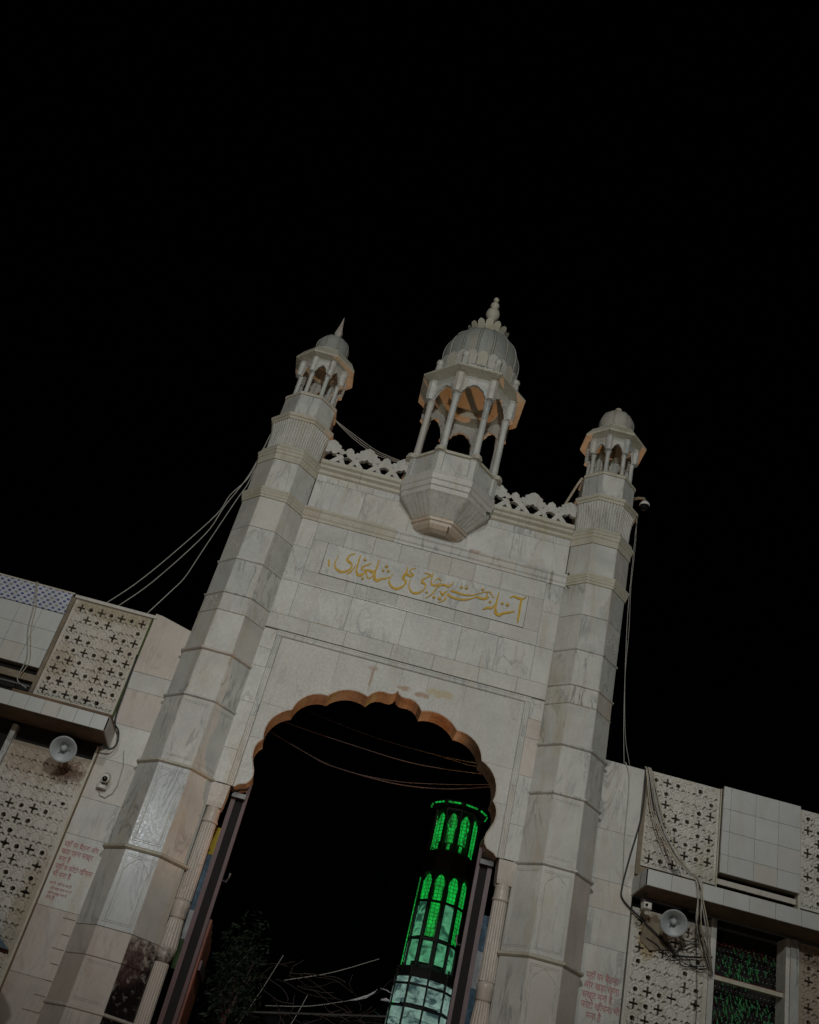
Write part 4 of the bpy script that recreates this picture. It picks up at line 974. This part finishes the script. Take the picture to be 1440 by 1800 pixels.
# window: two framed lights with beaded netting and garlands
wd = thing('window', (4.65, .15, 0), 'dark window with green and red tinsel, beneath the right ledge', 'window')
for z in (4.42, 3.42): MB().box(4.237, 5.053, .05, .13, z-.028, z+.018).build('transom', 'marble_old', wd)
MB().box(4.237, 5.053, .049, .058, 4.438, 4.446).build('transom_strip', 'redcloth', wd)
MB().box(4.237, 5.053, .38, .40, 0, 5.03).build('back_panel', 'dark', wd)
rs = random.Random(5)
g = MB(); r_ = MB(); dots = MB()
for i in range(900):
    x = rs.uniform(4.25, 5.04); z = rs.uniform(3.3, 4.86)
    if 4.37 < z < 4.46: continue
    dens = .5+.5*math.sin(x*7+z*3)*math.cos(z*5-x*2)
    if rs.random() > dens: continue
    l = rs.uniform(.025, .07); a = rs.uniform(-.5, .5); wv = rs.uniform(.006, .013); y = rs.uniform(.22, .34)
    g.add([(x-wv, y, z), (x+wv, y, z), (x+wv+a*l*.4, y-.01, z-l), (x-wv*.3+a*l*.4, y-.012, z-l)], [(0, 1, 2, 3), (3, 2, 1, 0)])
for i in range(260):
    t_ = rs.random(); x = 4.3+t_*.72; z = 4.83-.02*t_+rs.uniform(-.025, .02)
    if i % 3 == 0: t_ = rs.random(); x = 4.28+.22*t_; z = 4.32-.85*t_+rs.uniform(-.02, .02)
    l = rs.uniform(.012, .035); y = rs.uniform(.18, .22); aa = rs.uniform(0, 6.28)
    dx, dz = math.cos(aa)*l, math.sin(aa)*l
    r_.add([(x, y, z), (x+dx, y-.01, z+dz), (x+dx*.6-dz*.3, y-.012, z+dz*.6+dx*.3)], [(0, 1, 2), (2, 1, 0)])
tag(g.build('green_tinsel', 'greencloth', wd), kind='stuff'); tag(r_.build('red_tinsel', 'redcloth', wd), kind='stuff')
for i in range(17):
    for j in range(27):
        x = 4.26+i*.048+(j % 2)*.024; z = 3.3+j*.058
        if 4.37 < z < 4.46 or x > 5.04: continue
        dots.ball((x, .15, z), .0048, 5, 4)
tag(dots.build('bead_netting', 'horn', wd), kind='stuff')
mesh_obj('blue_banner', [(4.33, .2, 3.2), (4.55, .2, 3.2), (4.53, .2, 3.83), (4.36, .21, 3.87)], [(0, 1, 2, 3), (3, 2, 1, 0)], 'bluecloth', wd)
# peeling plaster patch and mould under the right ledge
b = MB(); b.prism([(3.36, 4.58), (3.48, 4.50), (3.66, 4.55), (3.70, 4.72), (3.60, 4.80), (3.52, 4.90), (3.40, 4.82)], -.004, .035); b.build('bare_patch', 'plaster', rw)

# ---- painted notices
def notice(lines, x, z, size, par_label, dz, sx=1.0, small=()):
    t = thing('painted_notice', (x, -.002, z), par_label, 'notice')
    zz = z
    for k, (s_, dx) in enumerate(lines):
        text_obj('lettering', s_, size, x+dx, -.0025, zz, 'red', t, .001, 'LEFT', sx); zz -= dz
    for s_, dx, sc2 in small:
        text_obj('lettering', s_, size*sc2, x+dx, -.0025, zz, 'red', t, .001, 'LEFT', sx); zz -= dz*.62
notice([('यहाँ पर बैठना', .02), ('और खड़ा रहना', .005), ('सख्त मना है', 0), ('फोटो खींचना भी', .0), ('मना है', .07)], 2.775, 4.045, .098, 'red painted Devanagari notice on marble beside the right tower', .102, .76)
notice([('यहाँ पर बैठना और', 0), ('खड़ा रहना सख्त', .0), ('मना है', .0), ('यहाँ व फोटो खींचना', .0), ('भी मना है', .0)], -3.165, 3.945, .078, 'faded red Devanagari notice on marble beside the left tower', .083, .76,
       [('मना है   यहाँ पर मना है', .01, .5), ('और खड़ा रहना मना है', .04, .5), ('यहाँ व सख्त मना है', .03, .5), ('मना है', .03, .7)])

# ================================================================== loudspeakers and cameras
def place(verts, loc, d):
    q = Vector(d).normalized().to_track_quat('Z', 'Y'); return [tuple(Vector(loc)+q @ Vector(v)) for v in verts]
def horn(loc, d, label):
    t = thing('horn_loudspeaker', loc, label, 'loudspeaker', 'grey horn loudspeakers under the ledges')
    b = MB(); b.lathe(0, 0, [(.022, -.20), (.03, -.12), (.05, -.07), (.10, -.02), (.132, -.004), (.148, 0), (.151, .006), (.146, .010), (.128, 0), (.094, -.022), (.044, -.078), (.018, -.11)], 40, 0, True, True)
    mesh_obj('horn_bell', place(b.v, loc, d), b.f, 'horn', t, True)
    b = MB(); b.lathe(0, 0, [(.01, -.10), (.034, -.085), (.040, -.05), (.030, -.02), (.022, -.005), (.012, .0)], 20)
    mesh_obj('reflex_cone', place(b.v, loc, d), b.f, 'horn', t, True)
    b = MB(); b.lathe(0, 0, [(.045, -.2), (.055, -.21), (.055, -.29), (.04, -.30)], 18)
    mesh_obj('driver', place(b.v, loc, d), b.f, 'metal', t)
    b = MB(); b.tube([(-.06, 0, -.1), (-.075, .02, -.2), (-.05, .05, -.33)], .008); b.tube([(.06, 0, -.1), (.075, .02, -.2), (.05, .05, -.33)], .008)
    for k in range(3): a = k*2.09; b.tube([(.03*math.cos(a), .03*math.sin(a), -.04), (.075*math.cos(a), .075*math.sin(a), -.035)], .004)
    mesh_obj('bracket', place(b.v, loc, d), b.f, 'metal', t)
horn((-3.50, -.36, 4.86), (.16, -.86, -.50), 'grey horn loudspeaker under the left ledge')
horn((3.61, -.36, 4.765), (-.18, -.86, -.52), 'grey horn loudspeaker under the right ledge')
# bullet camera on the left pier
cl = thing('security_camera', (-2.99, 0, 4.72), 'small round white security camera on the marble below the left ledge', 'security camera')
b = MB(); b.lathe(0, 0, [(.0, -.14), (.045, -.14), (.05, -.02), (.048, 0), (.034, .001)], 24); hs_ = mesh_obj('housing', place(b.v, (-2.985, -.14, 4.725), (.1, -.9, -.42)), b.f, 'white', cl, True)
b = MB(); b.ball((0, 0, 0), .031, 16, 10, (1, 1, .6)); mesh_obj('lens', place(b.v, (-2.985, -.143, 4.722), (.1, -.9, -.42)), b.f, 'lens', hs_, True)
MB().lathe(-3.01, -.03, [(.06, 4.63), (.062, 4.66), (.05, 4.68)], 18).build('mount', 'white', cl)
MB().tube([(-3.01, -.03, 4.66), (-3.0, -.08, 4.68), (-2.985, -.10, 4.71)], .018).build('arm', 'metal', cl)
MB().tube([(-3.03, -.012, 4.62), (-3.0, -.014, 4.56), (-2.93, -.014, 4.55), (-2.87, -.014, 4.62), (-2.85, -.014, 4.72), (-2.87, -.012, 4.95), (-2.93, -.012, 5.12)], .006).build('cable_loop', 'wire', cl)
# box camera right, under ledge corner
cr = thing('security_camera', (3.30, -.2, 4.90), 'small white box camera under the corner of the right ledge', 'security camera')
MB().slab([(3.275, -.31, 4.86), (3.365, -.31, 4.86), (3.365, -.30, 4.935), (3.275, -.30, 4.935)], (0, -1, 0), .12, .01).build('housing', 'white', cr)
MB().box(3.29, 3.32, -.2, -.1, 4.935, 5.04).build('mount', 'metal', cr)
MB().ball((3.30, -.318, 4.895), .016, 10, 6).build('lens', 'lens', cr)
# dome camera on the right tower
dc = thing('security_camera', (2.78, .05, 10.45), 'white dome camera on an arm at the top of the right tower', 'security camera')
MB().tube([(2.66, .05, 10.62), (2.72, .03, 10.64), (2.79, .0, 10.635), (2.81, .0, 10.58)], .022, 8).build('arm', 'plaster', dc)
MB().lathe(2.81, .0, [(.03, 10.585), (.045, 10.575), (.068, 10.545), (.076, 10.515), (.072, 10.505)][::-1], 22).build('housing', 'white', dc, True)
MB().ball((2.81, .0, 10.49), .072, 18, 10, (1, 1, .95)).build('smoked_dome', 'lens', dc, True)

# ================================================================== cables
def cable(pts, r, mat, label, group, k=6):
    p3 = catmull(pts, k)
    o = MB().tube(p3, r, 6)
    loc = Vector(pts[0]); ob = bpy.data.meshes.new('cable')
    v = [tuple(Vector(a)-loc) for a in o.v]; ob.from_pydata(v, [], o.f); ob.materials.append(M[mat])
    ob.polygons.foreach_set('use_smooth', [True]*len(ob.polygons))
    c = bpy.data.objects.new('cable', ob); C.objects.link(c); c.location = loc
    tag(c, label, 'cable', group)
A_ = 'grey cables from the left tower down to the left wall'
cable([(-2.60, 0, 10.15), (-2.66, 0, 10.02), (-2.72, 0, 9.28), (-2.877, 0, 8.885), (-2.957, .0, 8.523), (-3.32, .02, 7.765), (-3.60, .03, 7.25), (-3.868, .05, 6.87)], .0068, 'wire', 'topmost of three grey cables from left tower to wall, reaching farthest left', A_)
cable([(-2.62, .03, 10.15), (-2.665, .02, 10.0), (-2.735, .0, 9.281), (-2.892, 0, 8.687), (-3.0, 0, 8.182), (-3.396, .02, 7.345), (-3.713, .05, 6.87)], .0068, 'wire', 'middle one of three grey cables from left tower to wall', A_)
cable([(-2.64, .06, 10.15), (-2.67, .04, 10.0), (-2.70, 0, 9.19), (-2.775, 0, 8.82), (-2.95, 0, 7.924), (-3.033, 0, 7.499), (-3.135, 0, 7.252), (-3.318, .02, 6.87)], .0068, 'wire', 'lowest of three grey cables from left tower to wall, with a kink', A_)
B_ = 'thin cables from the left tower to the central kiosk'
for k, lb in enumerate(('upper', 'middle', 'lower')):
    o = -.035*k
    cable([(-1.84, 0, 10.58), (-1.786, 0, 10.545+o*.3), (-1.498, 0, 10.40+o), (-1.161, 0, 10.245+o), (-.90, 0, 10.19+o*.7), (-.60, 0, 10.15+o*.5)], .005, 'wire', lb + ' thin cable sagging from left tower to central kiosk', B_)
MB_ = MB().tube([(1.62, -.05, 9.98), (1.651, -.04, 10.103), (1.80, 0, 10.57), (1.85, .0, 10.70)], .018, 8)
tag(MB_.build('pipe', 'wire_warm'), 'short slanting pale pipe beside the right tower, behind the cresting', 'pipe')
D_ = 'grey cables hanging beside the right tower'
cable([(2.74, .1, 10.42), (2.756, .1, 9.948), (2.772, .1, 9.187), (2.791, .1, 8.647), (2.846, .08, 7.802), (2.90, .05, 7.092), (2.953, .03, 6.60)], .0048, 'wire', 'thicker grey cable hanging down the outer side of the right tower', D_)
cable([(2.75, .12, 10.42), (2.78, .12, 9.85), (2.79, .12, 9.187), (2.83, .1, 8.5), (2.852, .09, 7.802), (2.93, .05, 7.0), (3.03, .03, 6.58)], .0035, 'wire', 'thinner grey cable twisting beside the right tower', D_)
cable([(2.953, .02, 6.61), (2.97, -.012, 6.585), (3.03, -.012, 6.364), (3.048, -.012, 5.692), (3.088, -.012, 5.159)], .006, 'wire', 'thin grey cable running down the marble pier of the right wall', 'cables on the right wall')
cable([(3.19, .04, 6.61), (3.203, -.02, 6.595), (3.224, -.02, 6.511), (3.225, -.02, 6.008), (3.13, -.022, 5.445), (3.082, -.025, 5.101), (3.107, -.025, 4.963), (3.31, -.03, 4.819), (3.56, -.04, 4.66), (3.75, -.04, 4.52), (4.0, -.03, 4.55), (4.19, -.03, 4.60)], .0105, 'wire_dark', 'thick black cable looping down the right wall past the ledge end', 'cables on the right wall')
rs = random.Random(11)
for k in range(7):
    o = [rs.uniform(-.035, .035) for _ in range(8)]; ox = .035*k
    col = ['wire_warm', 'wire', 'wire_dark', 'wire_warm', 'wire', 'wire', 'wire_warm'][k]
    cable([(3.21+ox*.25, .03, 6.62), (3.225+ox*.35, -.03, 6.56), (3.32+ox*.6+o[0]*.4, -.10, 6.02), (3.50+ox*.5+o[1]*.6, -.25, 5.60), (3.66+ox*.35+o[2]*.4, -.42, 5.36), (3.76+ox*.3, -.54, 5.24), (3.80+ox*.35+o[3], -.54, 5.06), (3.84+ox*.4+o[4], -.48, 4.80-abs(o[5])), (4.03+ox*.2+o[6], -.22, 4.52), (4.19, -.06, 4.42+o[7])],
          .0075, col, ['buff', 'grey', 'black', 'pale buff', 'light grey', 'slack grey', 'outermost buff'][k]+' cable in the bundle crossing the right screen and ledge', 'bundle of cables hanging over the right ledge')
for k in range(6):
    p = [(3.5+rs.uniform(-.1, .2), -.02-.006*k, 4.6+rs.uniform(-.15, .12))]
    for _ in range(5): p.append((p[-1][0]+rs.uniform(.04, .16), -.02-.006*k, p[-1][2]+rs.uniform(-.10, .08)))
    p.append((4.17, -.03, 4.50))
    cable(p, .0055, 'wire_dark', ['highest', 'second highest', 'longest', 'steepest', 'most looping', 'lowest'][k]+' black wire in the tangle below the right horn loudspeaker', 'tangled black wires behind the right loudspeaker')
cable([(3.98, -.006, 5.0), (4.02, -.006, 4.5), (4.06, -.006, 4.0), (4.02, -.006, 3.5), (3.98, -.006, 3.35), (3.9, -.006, 3.2)], .004, 'wire_dark', 'single thin wire hanging down the lower right pierced screen', 'cables on the right wall')
E_ = 'cables over the left wall'
cable([(-4.753, .05, 6.90), (-4.753, -.03, 6.865), (-4.66, -.03, 6.58), (-4.59, -.03, 6.251), (-4.45, -.03, 5.9), (-4.445, -.03, 5.62), (-4.29, -.04, 5.53)], .0075, 'wire', 'grey cable hanging over the blue and white tiles of the left wall', E_)
cable([(-4.74, .05, 6.90), (-4.735, -.03, 6.865), (-4.624, -.03, 6.56), (-4.55, -.03, 6.251), (-4.41, -.03, 5.9), (-4.42, -.03, 5.70)], .006, 'wire_warm', 'thin buff cable beside the grey one over the left wall tiles', E_)
cable([(-3.215, -.02, 6.3), (-3.19, -.03, 5.9), (-3.16, -.04, 5.45), (-3.07, -.08, 5.32), (-3.035, -.10, 5.25), (-3.02, -.10, 5.15), (-3.06, -.12, 5.07), (-3.20, -.15, 5.06)], .011, 'wire_dark', 'black cable running round the end of the left ledge', E_)
F_ = 'cables strung across behind the arch'
cable([(-1.5, 1.0, 6.42), (-1.267, 1, 6.333), (-.245, 1, 6.265), (.511, 1, 6.251), (1.326, 1, 6.347), (1.6, 1, 6.40)], .0055, 'wire_faint', 'upper cable stretched across the arch opening', F_)
cable([(-1.6, 1.0, 6.23), (-1.466, 1, 6.161), (-.9, 1, 6.0), (-.568, 1, 5.93), (.258, 1, 5.92), (.92, 1, 6.026), (1.465, 1, 6.202), (1.7, 1, 6.28)], .0065, 'wire_faint', 'lowest cable sagging across the arch opening', F_)
cable([(-1.6, 1.05, 6.24), (-1.466, 1.05, 6.175), (-.565, 1.05, 5.95), (.226, 1.05, 5.965), (.907, 1.05, 6.10), (1.444, 1.05, 6.245), (1.7, 1.05, 6.31)], .0045, 'wire_faint', 'thin cable just above the lowest one across the arch', F_)
cable([(-1.4, 2.0, 7.0), (-1.019, 2, 6.932), (-.143, 2, 6.83), (.811, 2, 6.814), (1.5, 2, 6.86)], .0045, 'wire_dark', 'faint dark cable high behind the arch opening', F_)
cable([(.7, 2.0, 6.82), (1.097, 2, 6.80), (1.369, 2, 6.80), (1.7, 2, 6.86)], .005, 'wire_faint', 'short cable at the upper right behind the arch', F_)

# ================================================================== weeds in the joints
def weed(loc, n, s, label):
    rs = random.Random(int(abs(loc[0]*100)+loc[2]*10))
    t = thing('weed', loc, label, 'plant', 'weeds growing from the joints')
    for i in range(n):
        a = rs.uniform(-.2, 3.3); l = rs.uniform(.5, 1)*s; x, y, z = loc
        dx, dz = math.cos(a)*l, math.sin(a)*l*.8; dy = -rs.uniform(.1, .5)*l
        MB().add([(x, y, z), (x+dx*.5-dz*.22, y+dy*.5, z+dz*.5+dx*.22), (x+dx, y+dy, z+dz), (x+dx*.5+dz*.22, y+dy*.5, z+dz*.5-dx*.22)], [(0, 1, 2, 3), (3, 2, 1, 0)]).build('leaf', 'leaf', t)
    MB().tube([(loc[0], loc[1]+.02, loc[2]-s*.7), (loc[0]+.005, loc[1]-.01, loc[2]-.2*s), loc], .004, 5).build('stem', 'moss', t)
weed((.575, -.40, 9.40), 9, .07, 'small green weed at the right foot of the central balcony')
weed((.28, -.72, 9.45), 5, .03, 'tiny weed on the front moulding of the central balcony')
weed((1.83, -.24, 8.87), 9, .07, 'green weed in the joint between wall and right tower')
weed((2.66, -.2, 10.12), 6, .05, 'moss tuft under the band of the right tower')
weed((1.87, -.24, 8.70), 4, .04, 'small weed hanging below the string course at the right tower')

# ================================================================== courtyard seen through the arch
pv = thing('lit_pavilion', (1.72, 6, 0), 'tall many-sided pavilion with glowing green glass, seen through the arch', 'pavilion')
PX, PY, PN = 1.72, 6.0, 10
def pr(k): return R_(-90+36*k)     # facet corner directions (corner straight in front)
def ringp(r, z): return [(PX+r*math.cos(pr(k)), PY+r*math.sin(pr(k)), z) for k in range(PN)]
def pring(name, prof, mat='iron'):
    MB().loft([ringp(r, z) for r, z in prof]).build(name, mat, pv)
pring('eave', [(.36, 7.32), (.50, 7.36), (.52, 7.40), (.50, 7.43), (.30, 7.46)])
pring('roof_band', [(.40, 7.27), (.42, 7.28), (.42, 7.315), (.38, 7.32)])
pring('cap', [(.30, 7.465), (.22, 7.52), (.05, 7.58)])
pring('middle_band', [(.42, 6.20), (.44, 6.22), (.45, 6.40), (.44, 6.56), (.40, 6.58)])
pring('lower_band', [(.46, 4.68), (.50, 4.66), (.52, 4.60), (.50, 4.52), (.46, 4.50)])
pring('inner_core', [(.30, 0), (.30, 7.3)])
MB().box(PX-.75, PX+.75, PY-.45, PY+.75, 0, 3.2).build('plinth', 'concrete', pv)
def facet(k, z0, z1, r0, r1, mat, top=False, ins=.05):
    a0, a1 = pr(k), pr(k+1)
    def P(a, o_, r, z, i_):
        p = Vector((math.cos(a), math.sin(a)))*r; q = Vector((math.cos(o_), math.sin(o_)))*r; p = p+(q-p).normalized()*i_; return (PX+p.x, PY+p.y, z)
    n = (math.cos((a0+a1)/2), math.sin((a0+a1)/2), 0)
    if top:
        mid = lambda u, z, r: (Vector(P(a0, a1, r, z, 0)).lerp(Vector(P(a1, a0, r, z, 0)), u))
        h = z1-z0; pts = [(.22, z0), (.78, z0), (.78, z0+h*.45), (.84, z0+h*.6), (.80, z0+h*.78), (.66, z0+h*.93), (.5, z1), (.34, z0+h*.93), (.20, z0+h*.78), (.16, z0+h*.6), (.22, z0+h*.45)]
        vs = [tuple(mid(u, z, r0)) for u, z in pts]; vb = [tuple(Vector(v)-Vector(n)*.012) for v in vs]; m_ = len(vs)
        mesh_obj('glass_pane', vs+vb, [tuple(range(m_)), tuple(range(2*m_-1, m_-1, -1))]+[(i, m_+i, m_+(i+1) % m_, (i+1) % m_) for i in range(m_)], mat, pv)
    else:
        MB().slab([P(a0, a1, r0, z0, ins), P(a1, a0, r0, z0, ins), P(a1, a0, r1, z1, ins), P(a0, a1, r1, z1, ins)], n, .012, .002).build('glass_pane', mat, pv)
for k in range(-4, 4):
    facet(k, 6.72, 7.24, .385, .385, 'green_glow', True); facet(k, 6.60, 6.70, .385, .385, 'green_glow', False, .09)
    facet(k, 5.74, 6.17, .405, .405, 'green_glow', True)
    facet(k, 5.16, 5.70, .415, .41, 'pale_glow' if k % 2 == 0 else 'green_glow')
    facet(k, 4.76, 5.09, .42, .415, 'pale_glow')
    facet(k, 4.42, 4.64, .50, .44, 'mirror_glow', ins=.02)
    facet(k, 4.12, 4.38, .50, .50, 'mirror_glow', ins=.02)
    facet(k, 3.80, 4.05, .50, .50, 'mirror_glow', ins=.02)
    facet(k, 3.45, 3.74, .50, .50, 'mirror_glow', ins=.02)
for k in range(-5, 5):
    a = pr(k)
    MB().tube([(PX+.41*math.cos(a), PY+.41*math.sin(a), z) for z in (4.6, 7.3)], .020, 6).build('mullion', 'iron', pv)
    MB().tube([(PX+.505*math.cos(a), PY+.505*math.sin(a), z) for z in (3.2, 4.66)], .014, 6).build('mullion', 'iron', pv)
for z in (5.72, 5.12): pring('glazing_bar', [(.40, z-.02), (.425, z-.02), (.425, z+.02), (.40, z+.02)])
for z in (4.40, 4.08, 3.77): pring('glazing_bar', [(.49, z-.015), (.515, z-.015), (.515, z+.015), (.49, z+.015)])
a = pr(-3); MB().tube([(PX-.45, PY-.1, 3.9), (PX-.44, PY-.1, 5.0), (PX-.43, PY-.1, 6.1)], .009, 6).build('green_tube_light', 'green_glow', pv)
for k in range(10):
    a0, a1 = pr(k), pr(k+1)
    p = Vector((math.cos(a0), math.sin(a0)))*.515; q = Vector((math.cos(a1), math.sin(a1)))*.515
    A, B = p.lerp(q, .15), p.lerp(q, .85)
    MB().tube([(PX+A.x, PY+A.y, 7.385), (PX+B.x, PY+B.y, 7.385)], .014, 6).build('green_strip_light', 'green_glow', pv)

# shrub and tarpaulin in the dark courtyard
def shrub(c, s, n, seed, label, name='shrub'):
    rs = random.Random(seed); t = thing(name, (c[0], c[1], 0), label, 'shrub')
    MB().tube([(c[0], c[1], 0), (c[0]+.05, c[1], c[2]*.5), (c[0], c[1], c[2])], [.05, .04, .02], 7).build('trunk', 'maroon', t)
    for i in range(6):
        a = rs.uniform(0, 6.28)
        MB().tube([(c[0], c[1], c[2]-s[2]*.7), (c[0]+.5*s[0]*math.cos(a), c[1]+.5*s[1]*math.sin(a), c[2]+rs.uniform(-.3, .5)*s[2])], [.018, .006], 5).build('branch', 'maroon', t)
    b = MB()
    for i in range(n):
        v = Vector((rs.gauss(0, .45), rs.gauss(0, .45), rs.gauss(0, .45)))
        if v.length > 1.15: continue
        x, y, z = c[0]+v.x*s[0], c[1]+v.y*s[1], c[2]+v.z*s[2]
        a, e_ = rs.uniform(0, 6.28), rs.uniform(-1.2, .3); l = rs.uniform(.05, .11); d = Vector((math.cos(a)*math.cos(e_), math.sin(a)*math.cos(e_), math.sin(e_)))*l
        n_ = d.cross(Vector((rs.random(), rs.random(), rs.random()))).normalized()*l*.14
        b.add([(x, y, z), tuple(Vector((x, y, z))+d*.5+n_), tuple(Vector((x, y, z))+d), tuple(Vector((x, y, z))+d*.5-n_)], [(0, 1, 2, 3)])
    tag(b.build('foliage', 'dark_leaf', t), kind='stuff')
shrub((-1.02, 1.9, 3.35), (.35, .3, .75), 2200, 3, 'dark leafy shrub behind the red door leaf in the arch')
tp = thing('tarpaulin', (.2, 3.2, 3.3), 'black tarpaulin sheet with shiny creases, low inside the arch', 'tarpaulin')
n, m_ = 60, 34; vs = []
for j in range(m_+1):
    for i in range(n+1):
        u, v = i/n, j/m_; x = -1.0+1.95*u; y = 2.9+1.3*v
        z = 3.05+.42*u+.10*math.sin(u*9+v*3)*.5+.05*math.sin(u*23-v*11)+.035*math.sin(v*19+u*7)-.28*(math.sin(math.pi*v))*.5
        vs.append((x, y, z))
fs = [(j*(n+1)+i, j*(n+1)+i+1, (j+1)*(n+1)+i+1, (j+1)*(n+1)+i) for j in range(m_) for i in range(n)]
mesh_obj('sheet', vs, fs, 'tarp', tp, True)
MB().tube([(-1.1, 2.88, 3.06), (.97, 2.88, 3.50)], .014, 6).build('edge_pole', 'metal', tp)
for lb, a, c in (('longest pale cord rising rightwards over the tarpaulin', (-.45, 2.9, 3.60), (.72, 3.0, 4.18)), ('pale cord lying just above the tarpaulin edge', (-.6, 2.9, 3.25), (.5, 3.0, 3.6)), ('steep pale cord beside the dark shrub', (-.9, 2.9, 2.9), (-.55, 2.95, 3.9)), ('shortest pale cord at the middle of the tarpaulin', (-.3, 2.9, 2.9), (-.1, 2.9, 3.5))):
    cable([a, tuple((Vector(a)+Vector(c))/2-Vector((0, 0, .04))), c], .005, 'wire', lb, 'cords around the tarpaulin')
rs = random.Random(17); tg = MB()
for k in range(46):
    x, y, z = rs.uniform(-1.3, .7), rs.uniform(2.5, 3.0), rs.uniform(2.9, 3.75); p = [(x, y, z)]; a = rs.uniform(-.7, 1.4)
    for _ in range(rs.randint(3, 6)):
        a += rs.uniform(-.6, .6); l = rs.uniform(.06, .2); x += math.cos(a)*l; z += math.sin(a)*l*.6; p.append((x, y+rs.uniform(-.03, .03), z))
    tg.tube(catmull(p, 3), rs.uniform(.002, .0045), 4)
tag(tg.build('tangled_netting', 'wire_faint'), 'dim tangle of cords and netting at the bottom of the dark arch', 'netting', None, 'stuff')
def strip(pts, wd, mat, label):
    vs = []; 
    for i, p in enumerate(pts):
        w_ = wd*math.sin(math.pi*(i+.35)/(len(pts)-.3)); vs += [(p[0], p[1], p[2]-w_), (p[0]+.01, p[1], p[2]+w_*.6), (p[0]+.01, p[1]+.02, p[2]+w_*.6), (p[0], p[1]+.02, p[2]-w_)]
    fs = []
    for i in range(len(pts)-1):
        for q in range(4): fs.append((i*4+q, i*4+(q+1) % 4, (i+1)*4+(q+1) % 4, (i+1)*4+q))
    fs += [(3, 2, 1, 0), tuple(len(vs)-4+q for q in range(4))]
    o = mesh_obj('cloth_and_highlight_strip', vs, fs, mat, None, True); tag(o, label, 'cloth')
strip([(.44, 2.8, 3.56), (.55, 2.8, 3.61), (.66, 2.8, 3.67), (.74, 2.8, 3.74), (.78, 2.8, 3.80)], .028, 'wcloth_highlight', 'larger curved white strip painted as a highlight in the dark arch')  # white strips stand for highlights on the tarpaulin
strip([(.84, 2.8, 3.67), (.90, 2.8, 3.69), (.97, 2.8, 3.68)], .025, 'wcloth_highlight', 'shorter white highlight strip at the right of the larger one')
strip([(.80, 2.8, 3.80), (.88, 2.8, 3.80), (.98, 2.8, 3.77)], .006, 'wcloth_highlight', 'thinnest white highlight strip above the shorter one')
strip([(.45, 2.8, 3.20), (.52, 2.8, 3.24), (.60, 2.8, 3.26)], .02, 'yellow', 'small yellow cloth scrap at the bottom of the arch')

# visitor cap and umbrella edge poking into the lower left corner
um = thing('parasol', (-3.32, -1.0, 2.66), 'blue and red edge of a parasol at the lower left corner', 'parasol')
rg = []
for k, mt in enumerate(['redcloth', 'bluecloth', 'redcloth', 'bluecloth', 'redcloth', 'bluecloth', 'redcloth', 'bluecloth']):
    a0, a1 = 2*math.pi*k/8, 2*math.pi*(k+1)/8; Rr = .55; cx, cy, cz = -3.58, -1.0, 2.70
    vs = [(cx, cy, cz+.30)]
    for r_i, zz in ((.3, .25), (.6, .15), (1, 0)):
        for a in (a0, (a0+a1)/2, a1): vs.append((cx+Rr*r_i*math.cos(a), cy+Rr*r_i*math.sin(a), cz+zz-(.02 if a not in (a0, a1) else 0)*r_i))
    fs = [(0, 1, 2), (0, 2, 3)]+[(b0+i, b0+3+i, b0+4+i, b0+1+i) for b0 in (1, 4) for i in (0, 1)]
    mesh_obj('panel', vs, fs, mt, um)
MB().tube([(-3.62, -1, .9), (-3.62, -1, 2.95)], .012, 6).build('shaft', 'metal', um)
